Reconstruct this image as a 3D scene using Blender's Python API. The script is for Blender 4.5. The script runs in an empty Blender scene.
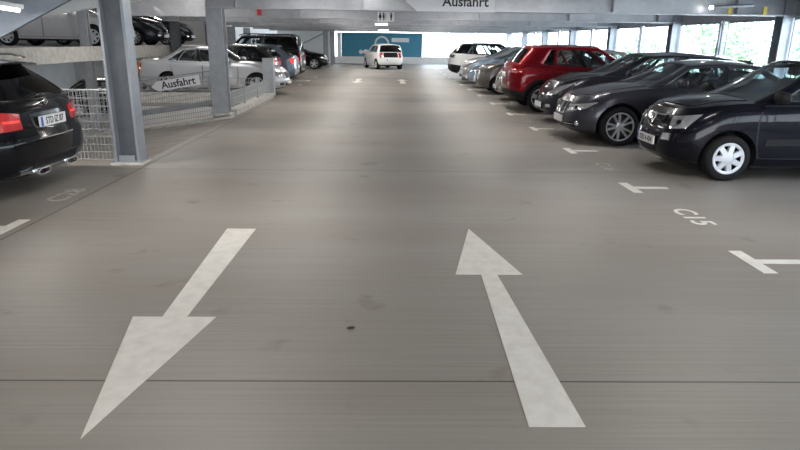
import bpy, bmesh, math, random
from mathutils import Vector, Matrix
random.seed(7)
R=math.radians; PI=math.pi
SC=bpy.context.scene; COL=SC.collection

# ------------------------------------------------------------------ materials
def newmat(name):
    m=bpy.data.materials.new(name); m.use_nodes=True
    return m, m.node_tree.nodes, m.node_tree.links
def pmat(name,col,rough=.5,metal=0.,coat=0.,emit=None,es=1.,spec=None,noise=0.,nscale=20.,bump=0.):
    m,N,L=newmat(name); b=N['Principled BSDF']
    b.inputs['Base Color'].default_value=(*col,1); b.inputs['Roughness'].default_value=rough
    b.inputs['Metallic'].default_value=metal; b.inputs['Coat Weight'].default_value=coat
    b.inputs['Coat Roughness'].default_value=.03; b.inputs['Coat IOR'].default_value=1.28
    if spec is not None: b.inputs['Specular IOR Level'].default_value=spec
    if emit: b.inputs['Emission Color'].default_value=(*emit,1); b.inputs['Emission Strength'].default_value=es
    if noise or bump:
        tc=N.new('ShaderNodeTexCoord'); n=N.new('ShaderNodeTexNoise'); n.inputs['Scale'].default_value=nscale; n.inputs['Detail'].default_value=5
        L.new(tc.outputs['Object'],n.inputs['Vector'])
        if noise:
            r=N.new('ShaderNodeValToRGB'); r.color_ramp.elements[0].position=.3; r.color_ramp.elements[1].position=.7
            r.color_ramp.elements[0].color=(*[c*(1-noise) for c in col],1); r.color_ramp.elements[1].color=(*[min(1,c*(1+noise)) for c in col],1)
            L.new(n.outputs['Fac'],r.inputs['Fac']); L.new(r.outputs['Color'],b.inputs['Base Color'])
        if bump:
            bp=N.new('ShaderNodeBump'); bp.inputs['Strength'].default_value=bump; bp.inputs['Distance'].default_value=.01
            L.new(n.outputs['Fac'],bp.inputs['Height']); L.new(bp.outputs['Normal'],b.inputs['Normal'])
    return m
def glassmat(name,tint,gl=.10):
    m,N,L=newmat(name); N.remove(N['Principled BSDF']); out=N['Material Output']
    t=N.new('ShaderNodeBsdfTransparent'); t.inputs['Color'].default_value=(*tint,1)
    g=N.new('ShaderNodeBsdfGlossy'); g.inputs['Roughness'].default_value=.02
    lw=N.new('ShaderNodeLayerWeight'); lw.inputs['Blend'].default_value=.5
    pw=N.new('ShaderNodeMath'); pw.operation='POWER'; pw.inputs[1].default_value=4.; L.new(lw.outputs['Facing'],pw.inputs[0])
    ma=N.new('ShaderNodeMath'); ma.operation='MULTIPLY_ADD'; ma.inputs[1].default_value=.75; ma.inputs[2].default_value=gl*.4; L.new(pw.outputs[0],ma.inputs[0])
    mx=N.new('ShaderNodeMixShader'); L.new(ma.outputs[0],mx.inputs[0]); L.new(t.outputs[0],mx.inputs[1]); L.new(g.outputs[0],mx.inputs[2])
    L.new(mx.outputs[0],out.inputs['Surface']); return m
def galv(name,col,rough=.45,metal=.55,sc=6.):
    m,N,L=newmat(name); b=N['Principled BSDF']
    tc=N.new('ShaderNodeTexCoord')
    v=N.new('ShaderNodeTexVoronoi'); v.inputs['Scale'].default_value=sc*4
    n=N.new('ShaderNodeTexNoise'); n.inputs['Scale'].default_value=sc; n.inputs['Detail'].default_value=6
    L.new(tc.outputs['Object'],v.inputs['Vector']); L.new(tc.outputs['Object'],n.inputs['Vector'])
    mx=N.new('ShaderNodeMix'); mx.data_type='FLOAT'; mx.inputs['Factor'].default_value=.15
    L.new(n.outputs['Fac'],mx.inputs['A']); L.new(v.outputs['Distance'],mx.inputs['B'])
    r=N.new('ShaderNodeValToRGB'); r.color_ramp.elements[0].position=.3; r.color_ramp.elements[1].position=.65
    r.color_ramp.elements[0].color=(*[c*.86 for c in col],1); r.color_ramp.elements[1].color=(*[min(1,c*1.1) for c in col],1)
    L.new(mx.outputs['Result'],r.inputs['Fac']); L.new(r.outputs['Color'],b.inputs['Base Color'])
    b.inputs['Roughness'].default_value=rough; b.inputs['Metallic'].default_value=metal
    return m

def floor_mat():
    m,N,L=newmat('brushed_concrete'); b=N['Principled BSDF']
    tc=N.new('ShaderNodeTexCoord'); 
    mp=N.new('ShaderNodeMapping'); mp.inputs['Scale'].default_value=(.35,26,1); L.new(tc.outputs['Object'],mp.inputs['Vector'])
    s=N.new('ShaderNodeTexNoise'); s.inputs['Scale'].default_value=1.6; s.inputs['Detail'].default_value=6; s.inputs['Roughness'].default_value=.65
    L.new(mp.outputs[0],s.inputs['Vector'])
    mp2=N.new('ShaderNodeMapping'); mp2.inputs['Scale'].default_value=(.25,.9,1); L.new(tc.outputs['Object'],mp2.inputs['Vector'])
    p=N.new('ShaderNodeTexNoise'); p.inputs['Scale'].default_value=.9; p.inputs['Detail'].default_value=4; L.new(mp2.outputs[0],p.inputs['Vector'])
    r1=N.new('ShaderNodeValToRGB'); e=r1.color_ramp.elements; e[0].position=.3; e[0].color=(.262,.243,.220,1); e[1].position=.7; e[1].color=(.322,.302,.278,1)
    L.new(s.outputs['Fac'],r1.inputs['Fac'])
    r2=N.new('ShaderNodeValToRGB'); e=r2.color_ramp.elements; e[0].position=.3; e[0].color=(.86,.82,.78,1); e[1].position=.68; e[1].color=(1.05,1.05,1.06,1)
    L.new(p.outputs['Fac'],r2.inputs['Fac'])
    mu=N.new('ShaderNodeMix'); mu.data_type='RGBA'; mu.blend_type='MULTIPLY'; mu.inputs['Factor'].default_value=1
    L.new(r1.outputs['Color'],mu.inputs['A']); L.new(r2.outputs['Color'],mu.inputs['B'])
    # speckle stains
    st=N.new('ShaderNodeTexNoise'); st.inputs['Scale'].default_value=2.3; st.inputs['Detail'].default_value=8; L.new(tc.outputs['Object'],st.inputs['Vector'])
    r3=N.new('ShaderNodeValToRGB'); e=r3.color_ramp.elements; e[0].position=.26; e[0].color=(.72,.70,.68,1); e[1].position=.36; e[1].color=(1,1,1,1)
    L.new(st.outputs['Fac'],r3.inputs['Fac'])
    mu2=N.new('ShaderNodeMix'); mu2.data_type='RGBA'; mu2.blend_type='MULTIPLY'; mu2.inputs['Factor'].default_value=1
    L.new(mu.outputs['Result'],mu2.inputs['A']); L.new(r3.outputs['Color'],mu2.inputs['B'])
    # cast joints across the aisle every 5.25 m and one along the left bays
    sep=N.new('ShaderNodeSeparateXYZ'); L.new(tc.outputs['Object'],sep.inputs[0])
    def band(src,off,period,hw):
        a=N.new('ShaderNodeMath'); a.operation='ADD'; a.inputs[1].default_value=off; L.new(src,a.inputs[0])
        if period:
            q=N.new('ShaderNodeMath'); q.operation='PINGPONG'; q.inputs[1].default_value=period/2; L.new(a.outputs[0],q.inputs[0])
        else:
            q=N.new('ShaderNodeMath'); q.operation='ABSOLUTE'; L.new(a.outputs[0],q.inputs[0])
        c=N.new('ShaderNodeMath'); c.operation='LESS_THAN'; c.inputs[1].default_value=hw; L.new(q.outputs[0],c.inputs[0]); return c.outputs[0]
    j=N.new('ShaderNodeMath'); j.operation='MAXIMUM'
    L.new(band(sep.outputs['Y'],-2.745,5.25,.007),j.inputs[0]); L.new(band(sep.outputs['X'],3.27,0,.009),j.inputs[1])
    mj=N.new('ShaderNodeMix'); mj.data_type='RGBA'; L.new(j.outputs[0],mj.inputs['Factor']); L.new(mu2.outputs['Result'],mj.inputs['A']); mj.inputs['B'].default_value=(.07,.065,.06,1)
    L.new(mj.outputs['Result'],b.inputs['Base Color'])
    b.inputs['Roughness'].default_value=.48; b.inputs['Specular IOR Level'].default_value=.6
    bp=N.new('ShaderNodeBump'); bp.inputs['Strength'].default_value=.25; bp.inputs['Distance'].default_value=.004
    L.new(s.outputs['Fac'],bp.inputs['Height']); L.new(bp.outputs['Normal'],b.inputs['Normal'])
    return m
def paintmark_mat():
    m,N,L=newmat('worn_white_road_paint'); b=N['Principled BSDF']
    tc=N.new('ShaderNodeTexCoord'); n=N.new('ShaderNodeTexNoise'); n.inputs['Scale'].default_value=11; n.inputs['Detail'].default_value=9; L.new(tc.outputs['Object'],n.inputs['Vector'])
    r=N.new('ShaderNodeValToRGB'); e=r.color_ramp.elements; e[0].position=.3; e[0].color=(.70,.67,.625,1); e[1].position=.6; e[1].color=(.80,.775,.73,1)
    L.new(n.outputs['Fac'],r.inputs['Fac']); L.new(r.outputs['Color'],b.inputs['Base Color']); b.inputs['Roughness'].default_value=.6
    return m
M={}
M['floor']=floor_mat(); M['mark']=paintmark_mat()
M['fadedmark']=pmat('faded_road_paint',(.50,.48,.45),.65,noise=.15,nscale=9)
M['concrete']=pmat('light_concrete',(.50,.48,.45),.8,noise=.18,nscale=7)
M['ramp']=pmat('ramp_concrete',(.33,.305,.275),.7,noise=.15,nscale=3)
M['steel']=galv('galvanised_steel',(.35,.365,.39))
M['beam']=galv('galvanised_beam',(.43,.435,.46),.40,.4,3.)
M['darksteel']=galv('dark_steel_web',(.13,.14,.155),.5,.3)
M['bluesteel']=galv('blue_grey_steel',(.21,.24,.29),.5,.2,2.)
M['deck']=pmat('soffit_concrete',(.36,.36,.365),.8,noise=.12,nscale=2)
M['white_wall']=pmat('white_wall_paint',(.80,.80,.79),.7,noise=.04,nscale=3)
M['greywall']=pmat('pale_grey_wall_paint',(.60,.60,.60),.8,noise=.06,nscale=2)
M['white_panel']=pmat('white_facade_panel',(.86,.87,.88),.5)
M['blue_panel']=pmat('teal_blue_panel',(.04,.25,.38),.45)
M['white']=pmat('white_enamel',(.82,.83,.84),.4)
M['signwhite']=pmat('sign_white',(.80,.80,.83),.4)
M['ink']=pmat('black_ink',(.012,.012,.014),.5)
M['wire']=pmat('galvanised_wire',(.36,.37,.38),.5,.2)
def trans_mat():
    m,N,L=newmat('translucent_white_panel'); N.remove(N['Principled BSDF'])
    d=N.new('ShaderNodeBsdfDiffuse'); t=N.new('ShaderNodeBsdfTranslucent'); x=N.new('ShaderNodeMixShader'); x.inputs[0].default_value=.20
    d.inputs['Color'].default_value=(.82,.82,.82,1); t.inputs['Color'].default_value=(.82,.83,.84,1)
    L.new(d.outputs[0],x.inputs[1]); L.new(t.outputs[0],x.inputs[2]); L.new(x.outputs[0],N['Material Output'].inputs['Surface']); return m
M['translucent']=trans_mat()
M['rubber']=pmat('tyre_rubber',(.012,.012,.013),.75,spec=.2,bump=.2,nscale=60)
M['alloy']=pmat('alloy_wheel',(.55,.56,.59),.3,.5)
M['hubcap']=pmat('silver_hubcap',(.66,.68,.72),.35,.45)
M['darkrim']=pmat('dark_rim_well',(.02,.02,.022),.6)
M['plastic']=pmat('black_plastic',(.014,.014,.016),.55,spec=.2)
M['gloss_black']=pmat('gloss_black',(.01,.01,.011),.12,coat=1)
M['interior']=pmat('dark_interior',(.05,.05,.053),.8)
M['wsglass']=glassmat('windscreen_glass',(.74,.80,.82),.42)
M['chrome']=pmat('chrome',(.82,.83,.85),.12,1.)
M['headlight']=pmat('headlight_reflector',(.72,.74,.78),.12,.75,1.)
M['redlens']=pmat('red_lens',(.34,.008,.008),.15,0,1.,emit=(1,.03,.02),es=.05)
M['redglow']=pmat('lit_red_lamp',(.6,.02,.015),.2,0,1.,emit=(1,.05,.04),es=.6)
M['orangelens']=pmat('orange_lens',(.75,.20,.04),.2,0,1.)
M['plate']=pmat('plate_white',(.78,.78,.78),.35)
M['plateblue']=pmat('plate_blue',(.02,.06,.40),.35)
M['carglass']=glassmat('car_glass',(.72,.78,.80),.30)
M['privacy']=glassmat('privacy_glass',(.045,.05,.055),.22)
M['pane']=glassmat('window_pane',(.93,.96,.97),.05)
M['tube']=pmat('fluorescent_tube',(1,1,1),.5,emit=(1,.97,.92),es=14)
M['redbox']=pmat('red_enamel',(.50,.03,.03),.4)
M['orangeplastic']=pmat('orange_plastic',(.62,.24,.09),.5)
M['yellow']=pmat('yellow_tag',(.70,.52,.10),.5)
M['leaf']=pmat('leaf_green',(.22,.40,.20),.6,noise=.35,nscale=3)
M['leaf2']=pmat('leaf_blue_green',(.24,.40,.28),.6,noise=.35,nscale=3)
M['bark']=pmat('bark',(.14,.10,.07),.9,noise=.3)
M['ground']=pmat('pale_ground',(.62,.62,.58),.9,noise=.1,nscale=.5)
M['plasterpale']=pmat('pale_plaster',(.66,.62,.66),.8)
def paint(name,col,metal=.35,rough=.28): return pmat(name,col,rough,metal,.9,spec=.08)

# ------------------------------------------------------------------ helpers
def link(o,parent=None):
    COL.objects.link(o)
    if parent: o.parent=parent
    return o
def obj(name,bm,mats,parent=None,smooth=False,angle=35):
    me=bpy.data.meshes.new(name); bm.normal_update(); bm.to_mesh(me); bm.free()
    for m in (mats if isinstance(mats,(list,tuple)) else [mats]): me.materials.append(m)
    if smooth:
        me.shade_smooth(); me.set_sharp_from_angle(angle=R(angle))
    return link(bpy.data.objects.new(name,me),parent)
def tag(o,label=None,cat=None,group=None,kind=None):
    if label: o['label']=label
    if cat: o['category']=cat
    if group: o['group']=group
    if kind: o['kind']=kind
    return o
def empty(name,loc,rz=0,label=None,cat=None,group=None):
    o=bpy.data.objects.new(name,None); o.empty_display_size=.2; link(o); o.location=loc; o.rotation_euler=(0,0,rz)
    return tag(o,label,cat,group)
def box(bm,x0,x1,y0,y1,z0,z1,mi=0,bev=0):
    vs=[bm.verts.new((x,y,z)) for x in (x0,x1) for y in (y0,y1) for z in (z0,z1)]
    fs=[]
    for a in ((0,1,3,2),(4,6,7,5),(0,4,5,1),(2,3,7,6),(0,2,6,4),(1,5,7,3)):
        f=bm.faces.new([vs[i] for i in a]); f.material_index=mi; fs.append(f)
    if bev:
        es=list({e for f in fs for e in f.edges})
        r=bmesh.ops.bevel(bm,geom=es,offset=bev,segments=2,affect='EDGES',profile=.5)
        for f in r['faces']: f.material_index=mi
    return vs
def prism(bm,poly,axis,a,b,mi=0):
    """poly of 2d points, extruded along axis from a to b"""
    def P(p,t): return {'x':(t,p[0],p[1]),'y':(p[0],t,p[1]),'z':(p[0],p[1],t)}[axis]
    A=[bm.verts.new(P(p,a)) for p in poly]; B=[bm.verts.new(P(p,b)) for p in poly]; n=len(poly); fs=[]
    fs.append(bm.faces.new(A)); fs.append(bm.faces.new(B[::-1]))
    for i in range(n): fs.append(bm.faces.new([A[i],B[i],B[(i+1)%n],A[(i+1)%n]]))
    for f in fs: f.material_index=mi
    bmesh.ops.recalc_face_normals(bm,faces=fs)
def cyl(bm,p0,p1,r,n=8,mi=0,r1=None,cap=True):
    p0=Vector(p0);p1=Vector(p1);d=(p1-p0).normalized(); a=Vector((0,0,1)) if abs(d.z)<.9 else Vector((1,0,0))
    u=d.cross(a).normalized(); v=d.cross(u); r1=r if r1 is None else r1
    A=[bm.verts.new(p0+(u*math.cos(2*PI*i/n)+v*math.sin(2*PI*i/n))*r) for i in range(n)]
    B=[bm.verts.new(p1+(u*math.cos(2*PI*i/n)+v*math.sin(2*PI*i/n))*r1) for i in range(n)]
    fs=[bm.faces.new([A[i],A[(i+1)%n],B[(i+1)%n],B[i]]) for i in range(n)]
    if cap: fs+= [bm.faces.new(A[::-1]),bm.faces.new(B)]
    for f in fs: f.material_index=mi
def lathe_y(bm,prof,n=40,mi=0,cy=(0,0)):
    """prof: list of (y,r); revolve round the y axis"""
    rings=[[bm.verts.new((cy[0]+r*math.cos(2*PI*i/n),y,cy[1]+r*math.sin(2*PI*i/n))) for i in range(n)] for y,r in prof]
    for a,b in zip(rings,rings[1:]):
        for i in range(n):
            f=bm.faces.new([a[i],a[(i+1)%n],b[(i+1)%n],b[i]]); f.material_index=mi
    return rings
def struct(name,bm,m,**k):
    o=obj(name,bm,m,**k); o['kind']='structure'; return o
def text_obj(name,s,size,mat,parent=None,depth=.002,align='CENTER',spacing=1.,xs=1.):
    c=bpy.data.curves.new(name,'FONT'); c.body=s; c.size=size; c.align_x=align; c.align_y='CENTER'; c.extrude=depth; c.offset=size*.018; c.space_character=spacing; c.resolution_u=3
    t=bpy.data.objects.new(name,c); COL.objects.link(t)
    dg=bpy.context.evaluated_depsgraph_get(); dg.update(); me=bpy.data.meshes.new_from_object(t.evaluated_get(dg))
    bpy.data.objects.remove(t); me.name=name; me.materials.clear(); me.materials.append(mat)
    if xs!=1:
        for v in me.vertices: v.co.x*=xs
    return link(bpy.data.objects.new(name,me),parent)

# ------------------------------------------------------------------ camera
F=613.; CH=1.65
yaw,pitch,roll=R(1.146),R(16.70),R(.75)
fw=Vector((math.sin(yaw)*math.cos(pitch),math.cos(yaw)*math.cos(pitch),-math.sin(pitch)))
r0=Vector((math.cos(yaw),-math.sin(yaw),0)); u0=r0.cross(fw)
rt=r0*math.cos(roll)+u0*math.sin(roll); up=-r0*math.sin(roll)+u0*math.cos(roll)
cam=bpy.data.cameras.new('camera'); cam.sensor_width=36; cam.lens=F/800*36; cam.clip_end=400
co=bpy.data.objects.new('camera',cam); COL.objects.link(co)
co.matrix_world=Matrix(((rt.x,up.x,-fw.x,0),(rt.y,up.y,-fw.y,0),(rt.z,up.z,-fw.z,CH),(0,0,0,1)))
SC.camera=co

# ------------------------------------------------------------------ car builder
def hermite(pts,x):
    n=len(pts)
    if x<=pts[0][0]: return pts[0][1]
    if x>=pts[-1][0]: return pts[-1][1]
    for i in range(n-1):
        if x<=pts[i+1][0]:
            x0,y0=pts[i];x1,y1=pts[i+1];h=x1-x0;t=(x-x0)/h
            d=(y1-y0)/h
            def sl(j):
                if j<=0: return (pts[1][1]-pts[0][1])/(pts[1][0]-pts[0][0])
                if j>=n-1: return (pts[-1][1]-pts[-2][1])/(pts[-1][0]-pts[-2][0])
                a=(pts[j][1]-pts[j-1][1])/(pts[j][0]-pts[j-1][0]); b=(pts[j+1][1]-pts[j][1])/(pts[j+1][0]-pts[j][0])
                return 0 if a*b<=0 else 2*a*b/(a+b)
            m0,m1=sl(i)*h,sl(i+1)*h
            return y0*(2*t**3-3*t*t+1)+m0*(t**3-2*t*t+t)+y1*(3*t*t-2*t**3)+m1*(t**3-t*t)
    return pts[-1][1]

class Body:
    """lower body as a warped rounded box; d = distance behind the nose"""
    def __init__(s,S):
        s.S=S; s.L=S['L']; s.W=S['W']/2
        s.prof=S.get('prof',[(0,.16,.14,.07),(.07,.06,.06,.03),(.18,.02,.01,.012),(.35,0,0,0),(.55,.015,.01,0),(.75,.05,.03,.004),(.9,.12,.05,.018),(1,.20,.09,.05)])
        s.top=S['top']; s.bot=S.get('bot',[(0,.20),(.5,.17),(s.L-.6,.18),(s.L,.26)])
        s.fx=S.get('fx',.42); s.fy=S.get('fy',.40); s.fb=S.get('fb',.13); s.rx=S.get('rx',.25); s.ry=S.get('ry',.25); s.rb=S.get('rb',.06); s.crown=S.get('crown',.05)
    def P(s,k,v): return hermite([(r[0],r[k]) for r in s.prof],v)
    def geo(s,v):
        w=s.W-s.P(3,v); xf=s.P(1,v); xr=s.L-s.P(2,v); return w,xf,xr
    def pt(s,p,v):
        """p in -5..5 ; 0 = nose centre, +/-5 tail centre; sign gives the side"""
        sg=1 if p>=0 else -1; p=min(abs(p),5); w,xf,xr=s.geo(v); sb=.035
        fy=min(s.fy,w*.8); ry=min(s.ry,w*.8); w1=w-sb
        y0=w1-fy; d0=xf+s.fb*(y0/w1)**2; y3=w1-ry; d3=xr-s.rb*(y3/w1)**2
        if p<=1: y=p*y0; d=xf+s.fb*(y/w1)**2
        elif p<=2:
            a=(p-1)*PI/2; y=y0+fy*math.sin(a); d=d0+s.fx*(1-math.cos(a))
        elif p<=3:
            t=p-2; d=(d0+s.fx)*(1-t)+(d3-s.rx)*t; y=w-sb*(2*t-1)**2
        elif p<=4:
            a=(p-3)*PI/2; y=y3+ry*math.cos(a); d=d3-s.rx*(1-math.sin(a))
        else: y=(5-p)*y3; d=xr-s.rb*(y/w1)**2
        zb=hermite(s.bot,d); zt=hermite(s.top,d)
        return Vector((s.L/2-d,sg*y,zb+v*(zt-zb)))
    def nrm(s,p,v):
        e=.01; a=s.pt(min(p+e,5),v)-s.pt(max(p-e,-5),v); b=s.pt(p,min(v+e,1))-s.pt(p,max(v-e,0))
        n=a.cross(b)
        c=s.pt(p,v); o=Vector((c.x*.3,c.y,0))
        if n.length<1e-9: return Vector((1,0,0))
        n.normalize()
        return n if n.dot(o)>0 else -n
    def uv(s,d,z,sg=1):
        """side view position -> (p,v)"""
        zb=hermite(s.bot,d); zt=hermite(s.top,d); v=max(0,min(1,(z-zb)/(zt-zb))); a=s.L/2-s.pt(2,v).x; b=s.L/2-s.pt(3,v).x
        t=(d-a)/(b-a)
        if 0<=t<=1: return (sg*(2+t),v)
        lo,hi=(0,2) if t<0 else (3,5)
        for _ in range(24):
            m=(lo+hi)/2
            if s.L/2-s.pt(m,v).x<d: lo=m
            else: hi=m
        return (sg*(lo+hi)/2,v)
    def topz(s,d,y):
        return hermite(s.top,d)+s.crown*(1-min(1,abs(y)/s.W)**2)
    def build(s,cab0,cab1):
        bm=bmesh.new(); S=s.S
        ps=[i/5 for i in range(0,5)]+[1+i/7 for i in range(0,7)]+[2+i/34 for i in range(0,34)]+[3+i/6 for i in range(0,6)]+[4+i/5 for i in range(0,6)]
        full=ps+[-q for q in ps[-2:0:-1]]
        vs=[0,.035,.07,.12,.18,.25,.33,.42,.5,.58,.66,.74,.81,.87,.92,.96,.985,1]
        rings=[[bm.verts.new(s.pt(p,v)) for p in full] for v in vs]; n=len(full); clad=S.get('clad',.07)
        for k,(a,b) in enumerate(zip(rings,rings[1:])):
            for i in range(n):
                f=bm.faces.new([a[i],a[(i+1)%n],b[(i+1)%n],b[i]]); f.material_index=1 if vs[k+1]<=clad else 0
        prev=rings[-1]
        for lam in (.94,.85,.7,.5,.25,.02):
            cur=[]
            for p in full:
                q=s.pt(p,1); d=s.L/2-q.x; yy=q.y*lam
                cur.append(bm.verts.new((q.x,yy,q.z+s.crown*(1-lam**2))))
            for i in range(n):
                a=[prev[i],prev[(i+1)%n],cur[(i+1)%n],cur[i]]
                f=bm.faces.new(a); c=f.calc_center_median(); d=s.L/2-c.x
                f.material_index=2 if (cab0<d<cab1 and abs(c.y)<s.W-.14) else 0
            prev=cur
        # close spine
        m=n//2
        for i in range(m):
            j=(n-i)%n; k=(n-i-1)%n
            vv=[]
            for q in (prev[i],prev[i+1],prev[k],prev[j]):
                if q not in vv: vv.append(q)
            if len(vv)>=3:
                f=bm.faces.new(vv); c=f.calc_center_median(); d=s.L/2-c.x
                f.material_index=2 if cab0<d<cab1 else 0
        b0=rings[0]
        for i in range(m):
            j=(n-i)%n; k=(n-i-1)%n
            vv=[]
            for q in (b0[i],b0[i+1],b0[k],b0[j]):
                if q not in vv: vv.append(q)
            if len(vv)>=3:
                f=bm.faces.new(vv[::-1]); f.material_index=1
        bmesh.ops.recalc_face_normals(bm,faces=bm.faces)
        return bm
    def patch(s,bm,quad,off=.006,nu=8,nv=5,mi=0,skirt=True):
        """quad: 4 corners in (p,v): lower-start, lower-end, upper-end, upper-start"""
        g=[]
        for j in range(nv+1):
            row=[]
            for i in range(nu+1):
                u=i/nu; t=j/nv
                p=(quad[0][0]*(1-u)+quad[1][0]*u)*(1-t)+(quad[3][0]*(1-u)+quad[2][0]*u)*t
                v=(quad[0][1]*(1-u)+quad[1][1]*u)*(1-t)+(quad[3][1]*(1-u)+quad[2][1]*u)*t
                row.append((s.pt(p,v),s.nrm(p,v)))
            g.append(row)
        T=[[bm.verts.new(a+n*off) for a,n in row] for row in g]
        fs=[]
        for j in range(nv):
            for i in range(nu): fs.append(bm.faces.new([T[j][i],T[j][i+1],T[j+1][i+1],T[j+1][i]]))
        if skirt:
            loop=[(0,i) for i in range(nu)]+[(j,nu) for j in range(nv)]+[(nv,i) for i in range(nu,0,-1)]+[(j,0) for j in range(nv,0,-1)]
            Bv=[bm.verts.new(g[j][i][0]-g[j][i][1]*.012) for j,i in loop]; Tv=[T[j][i] for j,i in loop]; n=len(loop)
            for i in range(n): fs.append(bm.faces.new([Tv[i],Bv[i],Bv[(i+1)%n],Tv[(i+1)%n]]))
        for f in fs: f.material_index=mi
        c=g[nv//2][nu//2]
        f0=fs[(nv//2)*nu+nu//2]; f0.normal_update()
        if f0.normal.dot(c[1])<0: bmesh.ops.reverse_faces(bm,faces=fs)
    def sidequad(s,d0,z0,d1,z1,d2,z2,d3,z3,sg): return [s.uv(d0,z0,sg),s.uv(d1,z1,sg),s.uv(d2,z2,sg),s.uv(d3,z3,sg)]

def wheel_parts(parent,S,x,y,out,style):
    """out=+1/-1 which side faces outwards"""
    r=S['wr']; w=.205; rr=r*S.get('rimf',.70)
    bm=bmesh.new()
    prof=[(-w/2+.01,rr*.98),(-w/2,rr+.02),(-w/2,r-.035),(-w/2+.02,r-.008),(-w/4,r),(w/4,r),(w/2-.02,r-.008),(w/2,r-.035),(w/2,rr+.02),(w/2-.012,rr*.98)]
    lathe_y(bm,prof,44)
    bmesh.ops.recalc_face_normals(bm,faces=bm.faces)
    t=obj('wheel',bm,M['rubber'],parent,True,50); t.location=(x,y,r)
    bm=bmesh.new(); o=out*w/2
    # barrel and back
    lathe_y(bm,[(o*.9,rr),(o*.88,rr-.018),(o*.2,rr-.03),(-o*.2,rr-.05),(-o*.2,.001)],36,1)
    lathe_y(bm,[(o*.86,rr+.004),(o*1.0,rr+.001),(o*1.0,rr-.016),(o*.80,rr-.02)],36,0)
    def spoke(a0,wi,wo,ri,ro,yi,yo):
        c,sn=math.cos(a0),math.sin(a0)
        def P(rad,lat,yy): return (c*rad-sn*lat,yy,sn*rad+c*lat)
        A=[bm.verts.new(P(ri,-wi,yi)),bm.verts.new(P(ri,wi,yi)),bm.verts.new(P(ro,wo,yo)),bm.verts.new(P(ro,-wo,yo))]
        B=[bm.verts.new(P(ri,-wi*1.2,yi-out*.04)),bm.verts.new(P(ri,wi*1.2,yi-out*.04)),bm.verts.new(P(ro,wo*1.2,yo-out*.04)),bm.verts.new(P(ro,-wo*1.2,yo-out*.04))]
        bm.faces.new(A); 
        for i in range(4): bm.faces.new([A[i],A[(i+1)%4],B[(i+1)%4],B[i]])
    if style=='cap':   #   # seven broad hubcap lobes with dark openings
        n=7
        for k in range(n): spoke(2*PI*k/n,.033,.030,.07,rr-.02,o*.98,o*.93)
        lathe_y(bm,[(o*.9,rr-.004),(o*.96,rr-.012),(o*.92,rr-.034),(o*.80,rr-.036)],36,0)
        hub=.092
    elif style=='v10':
        for k in range(5):
            for q in(-.24,.24): spoke(2*PI*k/5+q,.016,.014,.05,rr-.005,o*.80,o*.92)
        hub=.062
    elif style=='five':
        for k in range(5): spoke(2*PI*k/5+.3,.035,.045,.05,rr-.005,o*.80,o*.92)
        hub=.07
    else:
        for k in range(9): spoke(2*PI*k/9,.02,.024,.05,rr-.005,o*.80,o*.92)
        hub=.065
    lathe_y(bm,[(o*.6,hub+.01),(o*.86,hub),(o*.95,hub*.6),(o*.97,.001)],24,0)
    bmesh.ops.recalc_face_normals(bm,faces=bm.faces)
    for f in bm.faces:
        if f.normal.y*out<-.7: f.normal_flip()
    obj('rim',bm,[M['hubcap'] if style=='cap' else M['alloy'],M['darkrim']],t)

def seat_bm(w=.46):
    bm=bmesh.new()
    def slab(x0,z0,x1,z1,hw,th,hw2=None):
        hw2=hw2 or hw; A=[]
        for (x,z,h) in((x0,z0,hw),(x1,z1,hw2)):
            for sy in(-1,1):
                A.append(bm.verts.new((x-th/2,sy*h,z))); A.append(bm.verts.new((x+th/2,sy*h,z)))
        a=A
        fs=[bm.faces.new(q) for q in([a[0],a[2],a[3],a[1]],[a[4],a[5],a[7],a[6]],[a[0],a[1],a[5],a[4]],[a[2],a[6],a[7],a[3]],[a[0],a[4],a[6],a[2]],[a[1],a[3],a[7],a[5]])]
        bmesh.ops.bevel(bm,geom=list({e for f in fs for e in f.edges}),offset=.035,segments=3,affect='EDGES')
    slab(0,0,-.14,.36,w/2,.13,w/2-.05)
    slab(-.16,.40,-.19,.58,.13,.10,.11)
    cyl(bm,(-.145,-.05,.34),(-.165,-.05,.42),.008,6); cyl(bm,(-.145,.05,.34),(-.165,.05,.42),.008,6)
    bmesh.ops.recalc_face_normals(bm,faces=bm.faces)
    return bm

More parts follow.
